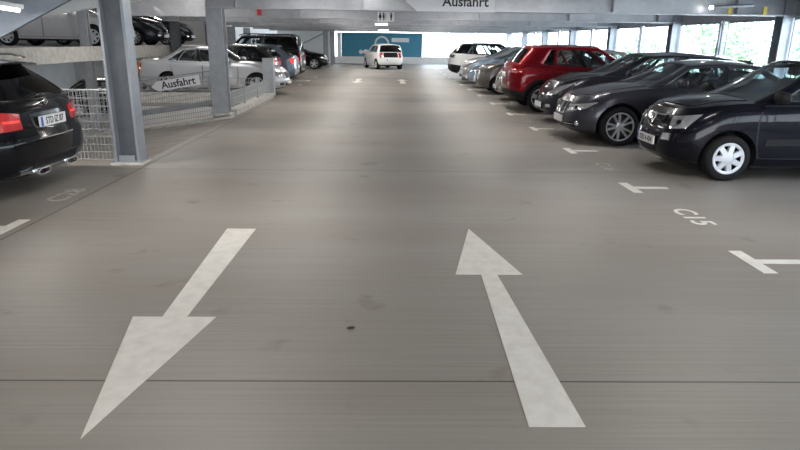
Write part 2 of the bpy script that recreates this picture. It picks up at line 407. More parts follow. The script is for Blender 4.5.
def make_car(name,label,S,paintm,loc,heading,plate=None,group=None,detail=1,plate_rear=True,scale_seats=True):
    """heading: direction the nose points, in degrees from +x"""
    B=Body(S); L=S['L']; W=S['W']/2
    root=empty(name,loc,R(heading),label,'car',group)
    cb=S['cab']   # dict: fb ft rt rb (distances), roof [(d,z)], wb, wt
    bm=B.build(cb['fb']+.22,cb['rb']-.12)
    body=obj('body',bm,[paintm,M['plastic'],M['interior']],root)
    # wheel arches
    ax=[S['fo'],S['fo']+S['wb']]; r=S['wr']
    cbm=bmesh.new()
    for d in ax:
        for sg in(1,-1):
            x=L/2-d; ra=r+.055
            n=36; A=[];Bb=[]
            for i in range(n):
                a=2*PI*i/n; A.append(cbm.verts.new((x+ra*math.cos(a),sg*(W-.33),r+.01+ra*math.sin(a)))); Bb.append(cbm.verts.new((x+ra*math.cos(a),sg*(W+.2),r+.01+ra*math.sin(a))))
            cbm.faces.new(A); cbm.faces.new(Bb[::-1])
            for i in range(n): cbm.faces.new([A[i],Bb[i],Bb[(i+1)%n],A[(i+1)%n]])
    bmesh.ops.recalc_face_normals(cbm,faces=cbm.faces)
    for f in cbm.faces: f.material_index=1
    cut=obj('cutter',cbm,[paintm,M['plastic'],M['interior']])
    md=body.modifiers.new('b','BOOLEAN'); md.operation='DIFFERENCE'; md.solver='EXACT'; md.object=cut
    body.matrix_parent_inverse.identity()
    root_m=root.matrix_world.copy()
    # evaluate with both at the origin frame
    body.parent=None
    dg=bpy.context.evaluated_depsgraph_get(); dg.update()
    me=bpy.data.meshes.new_from_object(body.evaluated_get(dg)); me.name='body'
    body.modifiers.clear(); old=body.data; body.data=me; bpy.data.meshes.remove(old)
    body.parent=root
    bpy.data.objects.remove(cut)
    me.shade_smooth(); me.set_sharp_from_angle(angle=R(38))
    # arch lips for suvs
    if S.get('lips'):
        for d in ax:
            for sg in(1,-1):
                b2=bmesh.new(); n=20; x=L/2-d; ra=r+.055; prev=None
                for i in range(n+1):
                    a=R(-12)+R(204)*i/n; ring=[]
                    for rad,oy in((ra-.005,-.03),(ra-.005,.016),(ra+.05,.016),(ra+.055,-.03)):
                        px=x+rad*math.cos(a); pz=r+.01+rad*math.sin(a)
                        p,v=B.uv(L/2-px,pz,sg); q=B.pt(p,v)
                        ring.append(b2.verts.new((px,q.y+sg*oy,pz)))
                    if prev:
                        for k in range(4): b2.faces.new([prev[k],prev[(k+1)%4],ring[(k+1)%4],ring[k]])
                    prev=ring
                bmesh.ops.recalc_face_normals(b2,faces=b2.faces)
                obj('wheel_arch_trim',b2,M['plastic'],root,True)
    # ---- greenhouse
    RO=cb['roof']; wb,wt=cb['wb'],cb['wt']
    fy,ry=cb.get('fy',.16),cb.get('ry',.14); rx=cb.get('rx',.16); fbow,rbow=cb.get('fbow',.16),cb.get('rbow',.07)
    fprof=cb.get('fprof',[(0,0),(.5,.5),(.85,.88),(1,1.06)])
    def G(seg,t,s,inset=0):
        """seg 0 front,1 front corner,2 side,3 rear corner,4 rear; t 0..1; returns +y side point"""
        sw=s**1.25
        w=wb+(wt-wb)*sw-inset
        kf=hermite(fprof,s)
        df=cb['fb']+(cb['ft']-cb['fb'])*kf+inset; dr=cb['rb']+(cb['rt']-cb['rb'])*hermite(cb.get('rprof',[(0,0),(.5,.42),(.85,.86),(1,1.05)]),s)-inset
        y0=w-fy; d0=df+fbow*(y0/w)**2*(1-.4*s); y3=w-ry; d3=dr-rbow*(y3/w)**2
        fx=.10; 
        if seg==0: y=t*y0; d=df+fbow*(y/w)**2*(1-.4*s)
        elif seg==1: a=t*PI/2; y=y0+fy*math.sin(a); d=d0+fx*(1-math.cos(a))
        elif seg==2: d=(d0+fx)*(1-t)+(d3-rx)*t; y=w
        elif seg==3: a=t*PI/2; y=y3+ry*math.cos(a); d=d3-rx*(1-math.sin(a))
        else: y=(1-t)*y3; d=dr-rbow*(y/w)**2
        z0=hermite(B.top,d)-.01
        zr=hermite(RO,d)
        edge=.055*max(0,(y/w))**3*s   # roof crown falling to the sides
        return Vector((L/2-d,y,z0+(zr-z0)*s-edge))
    pil=cb['pillars']
    cols=[(0,i/7) for i in range(7)]+[(1,i/4) for i in range(4)]
    ivs=[]   # side columns with interval index
    side=[]
    for (b0,t0,b1,t1,kind) in pil:
        n=max(2,int(round((b1-b0)*16)))
        for i in range(n): side.append((b0+(b1-b0)*i/n,t0+(t1-t0)*i/n,kind))
    svals=[0,.03,.06]+[.06+.82*(i/7) for i in range(1,8)]+[.92,.96,1.]
    SG_LO,SG_HI=.06,.88
    # column descriptor list: (fn(s), kind_to_next)
    C=[]
    apil=cb.get('apil',1)
    for i in range(7): C.append((lambda s,i=i:(0,i/7),'ws'))
    for i in range(4): C.append((lambda s,i=i:(1,i/4),'ws' if i<apil else 'paint'))
    for (fb_,ft_,k) in side: C.append((lambda s,a=fb_,b=ft_:(2,a+(b-a)*s),k))
    for i in range(4): C.append((lambda s,i=i:(3,i/4),'paint' if i<3 else 'rw'))
    for i in range(6): C.append((lambda s,i=i:(4,i/5),'rw'))
    def grid(sel,inset,smats,nm,mat,parent,solid=0,sides=(1,-1),prv=None):
        b2=bmesh.new(); 
        for sg in sides:
            vg={}
            def V(i,j):
                if (i,j) not in vg:
                    seg,t=C[i][0](svals[j]); q=G(seg,min(t,1),svals[j],inset); vg[(i,j)]=b2.verts.new((q.x,sg*q.y,q.z))
                return vg[(i,j)]
            for i in range(len(C)-1):
                for j in range(len(svals)-1):
                    if sel(i,j):
                        q=[V(i,j),V(i+1,j),V(i+1,j+1),V(i,j+1)]
                        b2.faces.new(q if sg<0 else q[::-1])
            if solid=='roof':
                # roof cap between the two sides is made once, from +y ring
                pass
        return b2
    smid=lambda j:(svals[j]+svals[j+1])/2
    def kind(i,j):
        k=C[i][1]; s=smid(j)
        if k=='ws': return 'ws' if s<.95 else 'paint'
        if k=='rw': return 'rw' if .06<s<cb.get('rwtop',.93) and cb.get('rearglass',True) else 'paint'
        if k in('glass','priv'): return k if SG_LO<s<SG_HI else ('trim' if s<SG_LO else 'paint')
        if k=='black': return 'black'
        return 'paint'
    # painted shell incl. roof cap
    b2=grid(lambda i,j: kind(i,j) in('paint','trim','black'),0,None,'roof',None,root)
    nC=len(C)
    ringp=[]
    for i in range(nC):
        seg,t=C[i][0](1.); q=G(seg,t,1.,0); ringp.append(q)
    prev=[[b2.verts.new((q.x,sg*q.y,q.z)) for q in ringp] for sg in(1,-1)]
    for lam in(.93,.8,.6,.35,0):
        for k,sg in enumerate((1,-1)):
            cur=[b2.verts.new((q.x*(.0+1)+0,sg*q.y*lam,q.z+.055*((abs(q.y)/wt)**3)*(1-lam**2)+.012*(1-lam**2))) for q in ringp]
            for i in range(nC-1):
                f=b2.faces.new([prev[k][i],prev[k][i+1],cur[i+1],cur[i]] if sg>0 else [prev[k][i],cur[i],cur[i+1],prev[k][i+1]])
            prev[k]=cur
    bmesh.ops.remove_doubles(b2,verts=b2.verts,dist=.0008)
    bmesh.ops.dissolve_degenerate(b2,dist=.0005,edges=b2.edges)
    bmesh.ops.recalc_face_normals(b2,faces=b2.faces)
    up_=sum(f.normal.z*f.calc_area() for f in b2.faces)
    if up_<0: bmesh.ops.reverse_faces(b2,faces=b2.faces)
    for f in b2.faces:
        c=f.calc_center_median()
    ro=obj('roof',b2,[S.get('roofmat',paintm),M['gloss_black']],root,True,45)
    sm=ro.modifiers.new('s','SOLIDIFY'); sm.thickness=.022; sm.offset=-1
    # glass
    gl=M['carglass']; pv=M['privacy']
    def mk(nm,kset,mat,sides,isel=None):
        b3=grid(lambda i,j: kind(i,j) in kset and (isel is None or isel(i)),.007,None,nm,None,root,sides=sides)
        if not b3.faces: b3.free(); return
        bmesh.ops.remove_doubles(b3,verts=b3.verts,dist=.0008)
        obj(nm,b3,mat,root,True,60)
    mk('windscreen',('ws',),S.get('wsmat',M['wsglass']),(1,-1)); mk('rear_window',('rw',),pv if cb.get('rearpriv') else gl,(1,-1))
    # contiguous side window runs
    runs=[];cur=None
    for i in range(nC):
        k=C[i][1]
        if k in('glass','priv'):
            if cur and cur[1]==k and C[i-1][1]==k and not C[i][0](0)[1] in [p[0] for p in pil]: cur[0].append(i)
            else: cur=([i],k); runs.append(cur)
        else: cur=None
    for idx,k in runs:
        for sg in(1,-1):
            mk('side_window',(k,),gl if k=='glass' else pv,(sg,),lambda i,s=set(idx):i in s)
    # black B pillars cover
    for sg in(1,-1):
        b4=bmesh.new(); seq=[i for i in range(nC-1) if C[i][1]=='black']
        first=True; grp=[]
        for i in seq:
            if grp and grp[-1][-1]==i-1: grp[-1].append(i)
            else: grp.append([i])
        b4.free()
        for gp in grp:
            b4=bmesh.new()
            for i in gp:
                for j in range(len(svals)-1):
                    if smid(j)<.9:
                        q=[]
                        for (a,b) in((i,j),(i+1,j),(i+1,j+1),(i,j+1)):
                            seg,t=C[a][0](svals[b]); g=G(seg,t,svals[b],-.004); q.append(b4.verts.new((g.x,sg*g.y,g.z)))
                        b4.faces.new(q if sg<0 else q[::-1])
            bmesh.ops.remove_doubles(b4,verts=b4.verts,dist=.0005); obj('pillar_trim',b4,M['gloss_black'],root)
    if S.get('chromeline'):
        for sg in(1,-1):
            b5=bmesh.new(); pts=[]
            for i in range(25):
                t=i/24*.97; g=G(2,t,.02,-.008); pts.append(Vector((g.x,sg*g.y,g.z)))
            for i in range(25):
                t=(1-i/24)*.95+.0; g=G(2,t,.90,-.008); 
                if i%2==0: pts.append(Vector((g.x,sg*g.y,g.z)))
            for a,b in zip(pts,pts[1:]): cyl(b5,a,b,.008,5)
            obj('window_trim',b5,M['chrome'],root)
    # seats
    wf=(cb['fb']+cb['rb'])/2
    zs=hermite(B.top,L/2)+.0
    fs=cb.get('seatd',cb['fb']+1.15)
    for sg in(1,-1):
        s_=obj('front_seat',seat_bm(),M['interior'],root,True); s_.location=(L/2-fs,sg*W*.42,zs-.04); s_.scale=(1,1,min(1,(max(z for _,z in RO)-zs)/.62))
    if cb['rb']-fs>1.0:
        b6=seat_bm(); s_=obj('rear_seat',b6,M['interior'],root,True); s_.location=(L/2-fs-.85,0,zs-.06); s_.scale=(1,2.4,.82)
    b6=bmesh.new(); box(b6,L/2-fs+.62,L/2-fs+.80,-W+.2,W-.2,zs-.03,zs+.02,bev=.02); obj('dashboard',b6,M['interior'],root,True)
    b6=bmesh.new(); c0=Vector((L/2-fs+.42,W*.42,zs+.03)); 
    for i in range(20):
        a,b=2*PI*i/20,2*PI*(i+1)/20
        f_=lambda q:c0+Vector((.05*math.sin(q)*-1,.17*math.cos(q),.15*math.sin(q)))
        cyl(b6,f_(a),f_(b),.014,6,cap=False)
    cyl(b6,c0,c0+Vector((.2,0,-.06)),.03,8); obj('steering_wheel',b6,M['interior'],root,True)
    # wheels
    for d in ax:
        for sg in(1,-1): wheel_parts(root,S,L/2-d,sg*(W-.115-S.get('winset',.0)),sg,S.get('rim','nine'))
    # mirrors
    mx=S.get('mirror',(cb['fb']+.42,0)); mz=hermite(B.top,mx[0])+.075
    for sg in(1,-1):
        b7=bmesh.new(); bmesh.ops.create_icosphere(b7,subdivisions=3,radius=1)
        for v in b7.verts:
            x,y,z=[math.copysign(abs(q)**.72,q) for q in v.co]; v.co=Vector((x*.085*(1 if x>0 else .5),y*.125,z*.075*(1 if z>0 else .9)))
        cyl(b7,(0,-sg*.09,-.03),(-.02,-sg*.20,-.06),.03,8)
        mo=obj('side_mirror',b7,S.get('mirrormat',paintm),root,True,60); mo.location=(L/2-mx[0],sg*(W+.075),mz)
        b7=bmesh.new(); prism(b7,[(.075*math.cos(2*PI*q/16),.052*math.sin(2*PI*q/16)) for q in range(16)],'x',-.040,-.030); g_=obj('mirror_glass',b7,M['chrome'],mo)
    def parts(nm,quads,mat,off=.006,mirror=True,label_=None,split=True,nu=8,nv=4):
        """quads in (p,v) on +y side; mirrored -> a second object"""
        for sg in((1,-1) if mirror else (1,)):
            b=bmesh.new()
            for q in quads:
                qq=[(sg*a,c) for a,c in q]
                B.patch(b,qq,off,nu,nv)
            o=obj(nm,b,mat,root,True,50)
            if label_: o['label']=label_
    for nm,quads,mat,off,mir in S.get('patches',[]): parts(nm,quads,M[mat] if isinstance(mat,str) and mat!='paint' else paintm,off,mir)
    # hood panel
    hb=bmesh.new(); dn,dc=S.get('hood',(.28,cb['fb']+.06)); n=12; m=10; T=[]
    for i in range(n+1):
        row=[]
        for j in range(m+1):
            k=-1+2*j/m; t=i/n
            hw=(W-.24)*(.80+.20*t)
            d=dn+(dc-dn)*t+ (1-t)*S.get('fb',.13)*.9*(k*.8)**2 + t*fbow*.5*k*k
            y=k*hw; row.append((L/2-d,y,d))
        T.append(row)
    def hz(d,y,x):
        # find outline half width at this d by bisecting p at v=1
        p,v=B.uv(d,hermite(B.top,d),1); q=B.pt(p,1); lam=min(1,abs(y)/max(q.y,.05)); return hermite(B.top,d)+B.crown*(1-lam**2)
    VT=[[hb.verts.new((x,y,hz(d,y,x)+.008)) for x,y,d in row] for row in T]
    VB=[[hb.verts.new((x,y,hz(d,y,x)-.012)) for x,y,d in row] for row in T]
    for i in range(n):
        for j in range(m): hb.faces.new([VT[i][j],VT[i][j+1],VT[i+1][j+1],VT[i+1][j]])
    lp=[(0,j) for j in range(m)]+[(i,m) for i in range(n)]+[(n,j) for j in range(m,0,-1)]+[(i,0) for i in range(n,0,-1)]
    for a,b in zip(lp,lp[1:]+lp[:1]): hb.faces.new([VT[a[0]][a[1]],VB[a[0]][a[1]],VB[b[0]][b[1]],VT[b[0]][b[1]]])
    bmesh.ops.recalc_face_normals(hb,faces=hb.faces)
    f0=max(hb.faces,key=lambda f:abs(f.normal.z)*f.calc_area()); 
    if f0.normal.z<0: bmesh.ops.reverse_faces(hb,faces=hb.faces)
    obj('hood',hb,paintm,root,True,40)
    # doors + handles
    zt=lambda d:hermite(B.top,d)
    for (da,db,dl) in S.get('doors',[]):
        for sg in(1,-1):
            zl=S.get('doorz',.30)
            q=B.sidequad(da,zl,db,zl,dl,zt(dl)-.035,da+S.get('dtilt',0),zt(da)-.035,sg)
            qs=B.sidequad(da-.011,zl-.01,db+.011,zl-.01,dl+.011,zt(dl)-.028,da-.011,zt(da)-.028,sg)
            b=bmesh.new(); B.patch(b,qs,.0012,14,8); obj('door_seam',b,M['ink'],root,True,50)
            b=bmesh.new(); B.patch(b,q,.0035,14,10); do=obj('door',b,paintm,root,True,50)
            hd=dl-.24; p,v=B.uv(hd,zt(hd)-.13,sg); c=B.pt(p,v)
            b=bmesh.new(); box(b,c.x-.09,c.x+.09,c.y+sg*.018-.012,c.y+sg*.018+.012,c.z-.014,c.z+.014,bev=.008); obj('door_handle',b,S.get('handlemat',paintm),do,True)
    # plates
    for end,show in((0,S.get('fplate',.36)),(5,S.get('rplate',.5))):
        if show is None: continue
        c=B.pt(end,show); sx=1 if end==0 else -1
        b=bmesh.new(); box(b,-.012,.012,-.26,.26,-.055,.055,0); box(b,sx*.011,sx*.0135,(.215 if sx<0 else -.255),(.255 if sx<0 else -.215),-.05,.05,1)
        # blue strip sits at the reader's left
        b.free(); b=bmesh.new(); box(b,-.012,.012,-.26,.26,-.055,.055,0)
        yl=-.255 if sx>0 else .215; box(b,min(sx*.0121,sx*.0138),max(sx*.0121,sx*.0138),yl,yl+.04,-.05,.05,1)
        po=obj('license_plate',b,[M['plate'],M['plateblue']],root); po.location=(c.x+sx*(.018+S.get('pout',0)),0,c.z)
        if plate:
            t=text_obj('plate_text',plate,.098,M['ink'],po,depth=.0008,xs=.86); t.rotation_euler=(PI/2,0,PI/2 if sx>0 else -PI/2); t.location=(sx*.0135,.02*sx,-.002)
    # wipers
    if detail>1:
        for y0 in(.45,-.12):
            b=bmesh.new(); a=G(0,0,.02,-.012); 
            q0=G(0,min(1,abs(y0)/(wb-fy)),.01,-.02); q1=G(0,0.75 if y0<0 else .1,.10,-.014)
            cyl(b,(q0.x,y0,q0.z),(q1.x,(-.55 if y0<0 else -.02),q1.z),.008,6)
            obj('wiper',b,M['plastic'],root)
    for ex in S.get('extras',[]): ex(root,B,G,S,paintm)
    return root

def front_lamp(p0,v0,p1,v1,p2,v2,p3,v3): return [(p0,v0),(p1,v1),(p2,v2),(p3,v3)]
# ---- type specifications
HATCH=dict(L=3.60,W=1.655,H=1.47,wb=2.367,fo=.72,wr=.29,rim='cap',rimf=.68,
  top=[(0,.75),(.10,.81),(.4,.90),(.85,.965),(1.3,.975),(3.0,.99),(3.6,1.0)],fb=.17,fx=.50,fy=.48,
  cab=dict(fb=.78,ft=1.72,rt=3.30,rb=3.52,wb=.765,wt=.60,roof=[(1.3,1.36),(1.75,1.455),(2.3,1.475),(3.0,1.45),(3.55,1.38)],fbow=.20,
    pillars=[(0,0,.13,.05,'paint'),(.13,.05,.60,.55,'glass'),(.60,.55,.65,.60,'black'),(.65,.60,.92,.86,'glass'),(.92,.86,1,1,'paint')]),
  mirror=(1.22,0),doors=[(1.10,2.32,2.36)],hood=(.24,.86),fplate=.42,clad=.05,
  patches=[('headlight',[[(1.20,.69),(1.50,.69),(1.64,.90),(1.12,.90)]],'headlight',.006,True),
           ('bumper_intake',[[(-.75,.14),(.75,.14),(.8,.32),(-.8,.32)]],'plastic',.004,False),
           ('grille_bar',[[(-.82,.80),(.82,.80),(.86,.90),(-.86,.90)]],'gloss_black',.006,False),
           ('fog_light',[[(1.06,.46),(1.26,.46),(1.26,.60),(1.06,.60)]],'headlight',.006,True),
           ('rub_strip',[[(2.22,.36),(2.80,.36),(2.80,.46),(2.22,.46)]],'plastic',.012,True),
           ('taillight',[[(3.7,.62),(4.3,.62),(4.3,.88),(3.6,.88)]],'redlens',.006,True)])
SEDAN=dict(L=4.62,W=1.81,H=1.43,wb=2.81,fo=.80,wr=.325,rim='v10',rimf=.72,
  top=[(0,.66),(.12,.74),(.5,.84),(1.3,.955),(2.2,.985),(3.6,1.02),(4.3,1.05),(4.62,1.03)],fb=.20,fx=.62,fy=.52,
  cab=dict(fb=1.02,ft=1.84,rt=3.28,rb=3.98,wb=.80,wt=.575,roof=[(1.6,1.29),(2.0,1.365),(2.5,1.395),(3.0,1.375),(3.6,1.27)],fbow=.2,rprof=[(0,0),(.5,.5),(1,1)],
    pillars=[(0,0,.07,.03,'paint'),(.07,.03,.46,.50,'glass'),(.46,.50,.50,.55,'black'),(.50,.55,.90,.93,'glass'),(.90,.93,1,1,'paint')]),
  mirror=(1.72,0),doors=[(1.45,2.55,2.55),(2.58,3.35,3.55)],hood=(.22,1.34),chromeline=False,clad=.05,fplate=.40,
  patches=[('headlight',[[(.80,.64),(1.50,.69),(1.68,.83),(.86,.84)]],'headlight',.006,True),
           ('grille',[[(.06,.60),(.62,.60),(.66,.86),(.10,.86)]],'gloss_black',.012,True),
           ('bumper_intake',[[(-.60,.12),(.60,.12),(.62,.26),(-.62,.26)]],'plastic',.004,False),
           ('side_intake',[[(.75,.18),(1.35,.18),(1.30,.34),(.80,.28)]],'plastic',.004,True),
           ('taillight',[[(3.55,.66),(4.5,.66),(4.5,.84),(3.5,.84)]],'redlens',.006,True)])
MPV=dict(L=4.36,W=1.77,H=1.56,wb=2.70,fo=.90,wr=.315,rim='nine',
  top=[(0,.68),(.12,.78),(.45,.90),(1.0,1.01),(1.8,.99),(3.6,1.02),(4.36,1.03)],fb=.22,fx=.62,fy=.52,
  cab=dict(fb=.86,ft=1.90,rt=3.98,rb=4.24,wb=.79,wt=.60,roof=[(1.5,1.37),(1.95,1.45),(2.7,1.49),(3.5,1.45),(4.3,1.36)],fbow=.24,
    pillars=[(0,0,.14,.06,'paint'),(.14,.06,.20,.10,'glass'),(.20,.10,.225,.12,'paint'),(.225,.12,.50,.46,'glass'),(.50,.46,.535,.50,'black'),(.535,.50,.80,.78,'glass'),(.80,.78,.83,.81,'paint'),(.83,.81,.95,.92,'glass'),(.95,.92,1,1,'paint')]),
  mirror=(1.62,0),doors=[(1.35,2.42,2.42),(2.45,3.15,3.35)],hood=(.28,.98),clad=.07,fplate=.36,
  patches=[('headlight',[[(.85,.66),(1.40,.70),(1.85,.95),(1.30,.88)]],'headlight',.007,True),
           ('grille',[[(-.5,.62),(.5,.62),(.62,.78),(-.62,.78)]],'gloss_black',.006,False),
           ('bumper_intake',[[(-.85,.14),(.85,.14),(.7,.30),(-.7,.30)]],'plastic',.004,False),
           ('fog_light',[[(1.12,.26),(1.32,.26),(1.30,.38),(1.12,.38)]],'headlight',.006,True),
           ('taillight',[[(3.7,.62),(4.3,.62),(4.3,.88),(3.6,.88)]],'redlens',.006,True)])
SUV=dict(L=4.33,W=1.80,H=1.60,wb=2.63,fo=.90,wr=.34,rim='five',lips=True,clad=.30,
  bot=[(0,.26),(.5,.22),(3.7,.24),(4.33,.34)],rplate=.66,
  top=[(0,.80),(.15,.88),(.5,.96),(1.2,1.06),(2.4,1.08),(3.6,1.13),(4.33,1.16)],fb=.16,rx=.34,ry=.40,rb=.14,
  cab=dict(fb=1.12,ft=2.0,rt=3.86,rb=4.20,wb=.80,wt=.62,ry=.22,rx=.24,rbow=.12,rearpriv=True,roof=[(1.5,1.5),(2.1,1.585),(2.9,1.61),(3.6,1.585),(4.2,1.50)],
    pillars=[(0,0,.08,.04,'paint'),(.08,.04,.42,.42,'glass'),(.42,.42,.46,.46,'black'),(.46,.46,.72,.70,'glass'),(.72,.70,.755,.735,'paint'),(.755,.735,.86,.80,'priv'),(.86,.80,1,1,'paint')]),
  mirror=(1.62,0),doors=[(1.35,2.42,2.42),(2.45,3.05,3.35)],
  patches=[('headlight',[[(.85,.62),(1.75,.68),(1.8,.85),(.95,.80)]],'headlight',.006,True),
           ('taillight',[[(3.30,.74),(4.05,.70),(4.05,.83),(3.10,.90)]],'redlens',.018,True),
           ('reversing_lamp',[[(3.40,.765),(4.0,.74),(4.0,.775),(3.42,.80)]],'headlight',.022,True),
           ('rear_reflector',[[(3.85,.36),(4.0,.36),(4.0,.46),(3.85,.46)]],'headlight',.006,True)])
MW=dict(L=4.70,W=1.81,H=1.45,wb=2.84,fo=.80,wr=.325,rim='five',clad=.05,
  top=[(0,.68),(.12,.76),(.5,.86),(1.3,.96),(2.2,.98),(3.6,1.0),(4.70,1.01)],fb=.2,rx=.24,ry=.32,rb=.10,fplate=.36,rplate=None,
  bot=[(0,.20),(.5,.17),(4.0,.18),(4.70,.23)],
  prof=[(0,.16,.16,.09),(.07,.06,.07,.04),(.18,.02,.015,.015),(.35,0,0,0),(.50,.015,.0,0),(.62,.03,.05,0),(.78,.06,.075,.006),(.9,.12,.09,.018),(1,.20,.13,.05)],
  cab=dict(fb=1.28,ft=2.15,rt=4.18,rb=4.60,wb=.79,wt=.58,ry=.20,rx=.22,rbow=.11,rearpriv=True,roof=[(1.8,1.33),(2.2,1.41),(2.8,1.45),(3.8,1.42),(4.5,1.35)],
    pillars=[(0,0,.07,.03,'paint'),(.07,.03,.40,.40,'glass'),(.40,.40,.44,.44,'black'),(.44,.44,.72,.72,'glass'),(.72,.72,.75,.75,'black'),(.75,.75,.95,.88,'priv'),(.95,.88,1,1,'paint')]),
  mirror=(1.72,0),doors=[(1.45,2.55,2.55),(2.58,3.35,3.6)],
  patches=[('headlight',[[(.85,.62),(1.75,.68),(1.8,.85),(.95,.80)]],'headlight',.006,True),
           ('taillight',[[(3.50,.64),(4.08,.64),(4.08,.84),(3.38,.90)]],'redlens',.012,True),
           ('taillight_strip',[[(3.62,.74),(4.04,.73),(4.04,.76),(3.62,.77)]],'redglow',.015,True),
           ('plate_recess',[[(4.42,.50),(5.0,.50),(5.0,.82),(4.36,.82)]],'gloss_black',.004,True),
           ('diffuser',[[(4.15,.02),(5,.02),(5,.20),(4.15,.20)]],'plastic',.004,True),
           ('bumper_trim',[[(3.75,.07),(5,.07),(5,.105),(3.75,.105)]],'chrome',.02,True)])
BENZ=dict(L=4.53,W=1.73,H=1.43,wb=2.715,fo=.80,wr=.315,rim='five',clad=.04,
  top=[(0,.68),(.12,.76),(.5,.84),(1.3,.94),(2.2,.96),(3.6,1.0),(4.2,1.02),(4.53,.99)],fb=.18,fx=.5,
  cab=dict(fb=1.25,ft=2.0,rt=3.30,rb=3.98,wb=.765,wt=.56,rprof=[(0,0),(.5,.5),(1,1)],roof=[(1.7,1.32),(2.1,1.40),(2.6,1.43),(3.2,1.40),(3.8,1.28)],
    pillars=[(0,0,.06,.02,'paint'),(.06,.02,.44,.48,'glass'),(.44,.48,.48,.53,'black'),(.48,.53,.76,.86,'glass'),(.76,.86,.785,.89,'black'),(.785,.89,.92,.95,'glass'),(.92,.95,1,1,'paint')]),
  mirror=(1.68,0),doors=[(1.42,2.45,2.45),(2.48,3.25,3.45)],
  patches=[('headlight',[[(.72,.60),(1.75,.68),(1.8,.86),(.80,.86)]],'headlight',.006,True),
           ('grille',[[(-.5,.58),(.5,.58),(.56,.86),(-.56,.86)]],'plastic',.006,False),
           ('bumper_intake',[[(-.65,.14),(.65,.14),(.68,.30),(-.68,.30)]],'plastic',.004,False),
           ('fog_light',[[(1.0,.20),(1.35,.20),(1.35,.30),(1.0,.30)]],'plastic',.006,True),
           ('taillight',[[(3.45,.62),(4.3,.62),(4.3,.86),(3.35,.86)]],'redlens',.008,True)])
VAN=dict(L=4.40,W=1.79,H=1.83,wb=2.68,fo=.88,wr=.325,rim='five',clad=.16,rx=.12,ry=.14,rb=.03,
  top=[(0,.78),(.15,.88),(.5,.98),(1.1,1.10),(1.8,1.12),(4.4,1.12)],rplate=.55,
  cab=dict(fb=1.0,ft=1.75,rt=4.22,rb=4.36,wb=.82,wt=.70,ry=.10,rx=.08,rbow=.03,rearpriv=True,roof=[(1.4,1.70),(1.9,1.80),(2.8,1.83),(4.3,1.80)],
    pillars=[(0,0,.06,.03,'paint'),(.06,.03,.36,.36,'glass'),(.36,.36,.41,.41,'black'),(.41,.41,.68,.68,'priv'),(.68,.68,.73,.73,'paint'),(.73,.73,.96,.96,'priv'),(.96,.96,1,1,'paint')]),
  mirror=(1.5,0),doors=[(1.25,2.3,2.3),(2.33,3.2,3.2)],
  patches=[('headlight',[[(.85,.62),(1.75,.68),(1.8,.9),(.95,.85)]],'headlight',.006,True),
           ('taillight',[[(3.60,.62),(4.16,.62),(4.16,1.0),(3.60,1.0)]],'redlens',.02,True)])
def variant(S,**k):
    import copy
    d={a:b for a,b in S.items()}; d['cab']=dict(S['cab'])
    for a,b in k.items():
        if a=='cab': d['cab'].update(b)
        else: d[a]=b
    return d

# ---- extra fittings
def ex_twingo(root,B,G,S,pm):
    for nm,q in(('chrome_strip',[(-.80,.885),(.80,.885),(.84,.905),(-.84,.905)]),):
        b=bmesh.new(); B.patch(b,q,.016,20,2); obj(nm,b,M['chrome'],root,True)
    c=B.pt(0,.84); b=bmesh.new()
    prism(b,[(0,-.085),(.055,0),(0,.085),(-.055,0)],'x',0,.012)
    o=obj('emblem',b,M['chrome'],root); o.location=(c.x+.012,0,c.z); o.rotation_euler=(0,R(-18),0)
    b=bmesh.new(); prism(b,[(0,-.045),(.026,0),(0,.045),(-.026,0)],'x',.0121,.0135); obj('emblem_centre',b,M['gloss_black'],o)
def ex_bmw(root,B,G,S,pm):
    # chrome kidney frames
    for sg in(1,-1):
        b=bmesh.new()
        lo=[(.05,.59),(.64,.59),(.68,.87),(.08,.87)]
        for i in range(4):
            a=lo[i]; c=lo[(i+1)%4]
            for k in range(6):
                t0,t1=k/6,(k+1)/6
                P0=(a[0]+(c[0]-a[0])*t0,a[1]+(c[1]-a[1])*t0); P1=(a[0]+(c[0]-a[0])*t1,a[1]+(c[1]-a[1])*t1)
                q0=B.pt(sg*P0[0],P0[1])+B.nrm(sg*P0[0],P0[1])*.016; q1=B.pt(sg*P1[0],P1[1])+B.nrm(sg*P1[0],P1[1])*.016
                cyl(b,q0,q1,.0075,6)
        obj('grille_frame',b,M['chrome'],root,True)
        b=bmesh.new(); B.patch(b,[(sg*.85,.24),(sg*1.30,.25),(sg*1.30,.27),(sg*.85,.26)],.014,10,1); obj('bumper_trim',b,M['chrome'],root,True)
        q=B.pt(sg*1.38,.28); b=bmesh.new(); bmesh.ops.create_icosphere(b,subdivisions=2,radius=.045); o=obj('fog_light',b,M['headlight'],root,True); o.location=q
def ex_lampdark(root,B,G,S,pm):
    for sg in(1,-1):
        for pp in S.get('rings',(.98,1.28)):
            rv=S.get('ringv',.745); q=B.pt(sg*pp,rv); n=B.nrm(sg*pp,rv); b=bmesh.new(); cyl(b,q,q+n*.014,.05,20,0); cyl(b,q+n*.014,q+n*.016,.032,16,1)
            obj('lamp_ring',b,[M['chrome'],M['gloss_black']],root)
